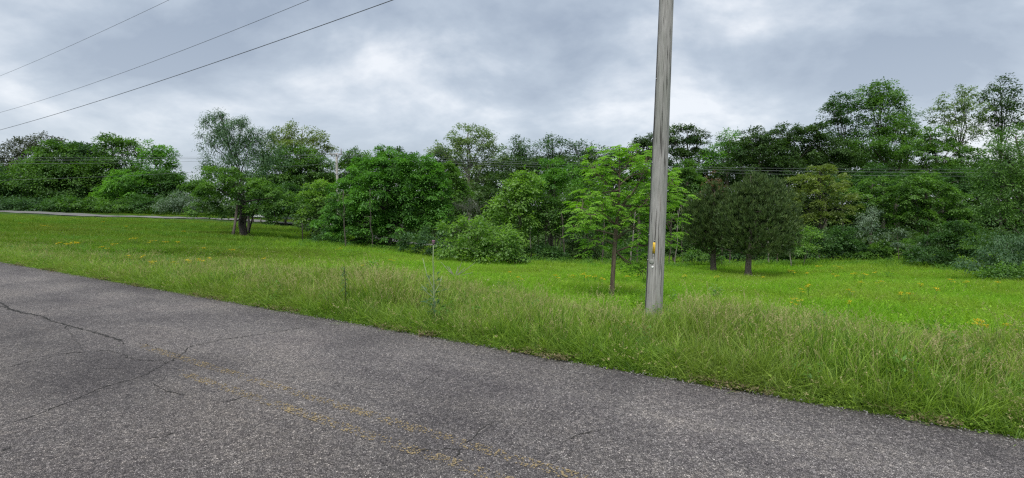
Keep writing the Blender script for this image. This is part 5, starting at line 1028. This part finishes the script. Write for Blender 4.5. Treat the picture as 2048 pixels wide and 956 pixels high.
for px, py, sz in FLW:
    x_, y_, z_ = hit(px, py + 1, 0.33)
    for k in range(1):
        gs, gh = fl[rf.integers(5)]; xx = x_ + (rf.normal(0, 0.25) if k else 0); yy_ = y_ + (rf.normal(0, 0.3) if k else 0)
        zone = 'in the left field between the roads' if px < 560 else 'by the dark spreading tree' if px < 850 else 'in the meadow behind the sapling' if px < 1400 else 'below the wood at back right' if py < 570 else 'in the right meadow nearer the roadside'
        e = empty('yellow_wildflower', (xx, yy_, gz(xx, yy_)), ('broad cluster of yellow wildflowers ' if sz >= 3 else 'small patch of yellow wildflowers ' if sz == 2 else 'single thin yellow wildflower ') + zone, 'flower', 'yellow wildflowers in the meadow')
        far_ = y_ / 24.0; s_ = (0.7 + 0.25 * sz) * min(1.5, max(0.5, far_ ** 0.8)); e.scale = (s_ * 1.25, s_ * 1.25, min(1.25, 0.9 + 0.1 * sz)); e.rotation_euler = (0, 0, rf.uniform(0, 6.28))
        link(bpy.data.objects.new('stem', gs), e); link(bpy.data.objects.new('flower_head', gh), e)['kind'] = 'stuff'
# thistle with one purple head on a long stalk
x_, y_, z_ = hit(868, 585, 0.5); th = empty('thistle', (x_, y_, gz(x_, y_)), 'tall thistle with one purple flower head on a long pale stalk above the verge', 'plant'); top = P(869, 488, y_)[2] - gz(x_, y_); r = np.random.default_rng(8)
pst = simple('pale_stalk', (0.22, 0.28, 0.14), 0.8)
g = Geo(); tube(g, [(0, 0, 0), (0.0, 0, top * 0.5), (-0.01, 0, top * 0.8), (0, 0, top)], [0.012, 0.010, 0.007, 0.006], 6)
sps = [((0, 0, top * 0.45), (-0.10, 0.02, top * 0.62), (-0.16, 0.03, top * 0.83)), ((0, 0, top * 0.4), (0.07, 0, top * 0.5), (0.12, 0.02, top * 0.62)), ((0, 0, top * 0.35), (-0.09, -0.04, top * 0.42), (-0.17, -0.05, top * 0.52))]
for s_ in sps: tube(g, s_, [0.008, 0.006, 0.004], 5)
link(bpy.data.objects.new('stem', g.mesh('stem', pst, True)), th)
g = Geo()
tube(g, [(0, 0, top - 0.01), (0, 0, top + 0.012), (0, 0, top + 0.03)], [0.012, 0.022, 0.018], 10, mat=0); tube(g, [(0, 0, top + 0.028), (0, 0, top + 0.045), (0, 0, top + 0.055)], [0.020, 0.027, 0.016], 10, mat=1)
link(bpy.data.objects.new('flower_head', g.mesh('flower_head', [simple('thistle_bract', (0.10, 0.07, 0.07)), simple('thistle_purple', (0.17, 0.08, 0.12))], True)), th)
def leaf_set(r, n, zlo, zhi, spread, ln, asp, up, path=None):
    C_ = np.zeros((n, 3)); C_[:, 2] = r.uniform(zlo, zhi, n); a_ = r.uniform(0, 6.28, n); D_ = np.stack([np.cos(a_), np.sin(a_), np.full(n, up) + r.normal(0, 0.25, n)], 1); C_[:, :2] += D_[:, :2] * r.uniform(0, spread, n)[:, None]
    l_ = ln * r.uniform(0.6, 1.3, n); return leaves_geo(C_, D_, np.tile([0, 0, 1.0], (n, 1)) + r.normal(0, 0.3, (n, 3)), l_, l_ * asp, r.uniform(0.2, 0.9, n), 0.12)
V, Fq, tn = leaf_set(r, 70, 0.1, top * 0.62, 0.12, 0.13, 0.25, 0.35); link(bpy.data.objects.new('leaf_whorl', mesh_np('leaf_whorl', V, Fq, LM['dull'], tn)), th)
# dark dock spike
x_, y_, z_ = hit(690, 585, 0.35); dk = empty('dock_plant', (x_, y_, gz(x_, y_)), 'dark green narrow upright weed standing in the tall verge grass, left of the thistle', 'plant'); top = P(690, 533, y_)[2] - gz(x_, y_)
g = Geo(); tube(g, [(0, 0, 0), (0.01, 0, top * 0.5), (0, 0, top)], [0.010, 0.008, 0.004], 6); link(bpy.data.objects.new('stem', g.mesh('stem', BARKD, True)), dk)
V, Fq, tn = leaf_set(r, 110, 0.05, top, 0.02, 0.07, 0.26, -0.5); link(bpy.data.objects.new('leaf_spike', mesh_np('leaf_spike', V, Fq, LM['deep'], tn)), dk)
# broad ferny weed
for px, py, d_h, lab, m_, ln_ in [(745, 533, 0.5, 'dark green fan leaved weed between the dock and the thistle', 'fresh', 0.16), (1432, 583, 0.42, 'bright lime green leafy shoot in the meadow right of the pole', 'lime', 0.15), (1290, 590, 0.4, 'small lime shoot just left of the utility pole', 'lime', 0.09), (1345, 590, 0.4, 'small light shoot just right of the utility pole', 'lime', 0.08)]:
    x_, y_, z_ = hit(px, py + 6, d_h - 0.1); e = empty('leafy_weed', (x_, y_, gz(x_, y_)), lab, 'plant'); g = Geo(); tube(g, [(0, 0, 0), (0.01, 0, d_h * 0.6), (0, 0, d_h)], [0.010, 0.008, 0.005], 6); link(bpy.data.objects.new('stem', g.mesh('stem', stemm, True)), e)
    V, Fq, tn = leaf_set(r, 60, d_h * 0.45, d_h * 1.25, 0.10, ln_, 0.32, 0.15); link(bpy.data.objects.new('leaf_fan', mesh_np('leaf_fan', V, Fq, LM[m_], tn)), e)
# dead branchy debris by the heart leaved bush
x_, y_, z_ = hit(910, 548, 0.2); e = empty('dead_branch', (x_, y_, gz(x_, y_)), 'grey dead branch lying in the grass below the heart leaved bush', 'branch'); g = Geo()
for k in range(9): a_ = r.uniform(-0.7, 0.9, 3); tube(g, [(0, 0, 0.1), (a_[0] * 0.4, a_[1] * 0.2, 0.15 + abs(a_[2]) * 0.2), (a_[0] * 0.8, a_[1] * 0.4, 0.2 + abs(a_[2]) * 0.45)], [0.015, 0.010, 0.005], 5)
link(bpy.data.objects.new('bough', g.mesh('bough', BARKP, True)), e)
# loose gravel and crumbs along the road edge
cg = bpy.data.collections.new('crumb')
gcm = simple('gravel_grey', (0.22, 0.21, 0.20), 0.9)
for k in range(4):
    r = np.random.default_rng(400 + k); v = np.array([(x0, y0, z0) for x0 in (-1, 1) for y0 in (-1, 1) for z0 in (-1, 1)], float) * r.uniform(0.5, 1.1, (8, 3)) * [1, 0.8, 0.6]; g = Geo(); g.add(v, [(0, 1, 3, 2), (4, 6, 7, 5), (0, 4, 5, 1), (2, 3, 7, 6), (0, 2, 6, 4), (1, 5, 7, 3)])
    cg.objects.link(bpy.data.objects.new('crumb_%d' % k, g.mesh('crumb', gcm)))
n = 5200; s = S_EDGE + rng.normal(-0.05, 0.09, n); t_ = rng.uniform(-8, 32, n); x, y = xy_of(s, t_); sz = rng.uniform(0.003, 0.010, n)
scatter('loose_gravel', cg, np.stack([x, y, np.where(s < S_EDGE, 0.002, -0.015)], 1), rng.uniform(0, 6.28, n), sz, sz, 0.4)


# things of one look: tell each by its place from the left
ORD = ['first', 'second', 'third', 'fourth', 'fifth', 'sixth', 'seventh', 'eighth', 'ninth', 'tenth', 'eleventh', 'twelfth', 'thirteenth', 'fourteenth', 'fifteenth']
for grp in ('yellow wildflowers in the meadow', 'thin bare stems under the wood'):
    by = {}
    for o_ in COL.objects:
        if o_.get('group') == grp: by.setdefault(o_['label'], []).append(o_)
    for lb, os_ in by.items():
        if len(os_) > 1:
            for k, o_ in enumerate(sorted(os_, key=lambda q: q.location[0] / q.location[1])): o_['label'] = lb + ', ' + ORD[k] + ' from the left'
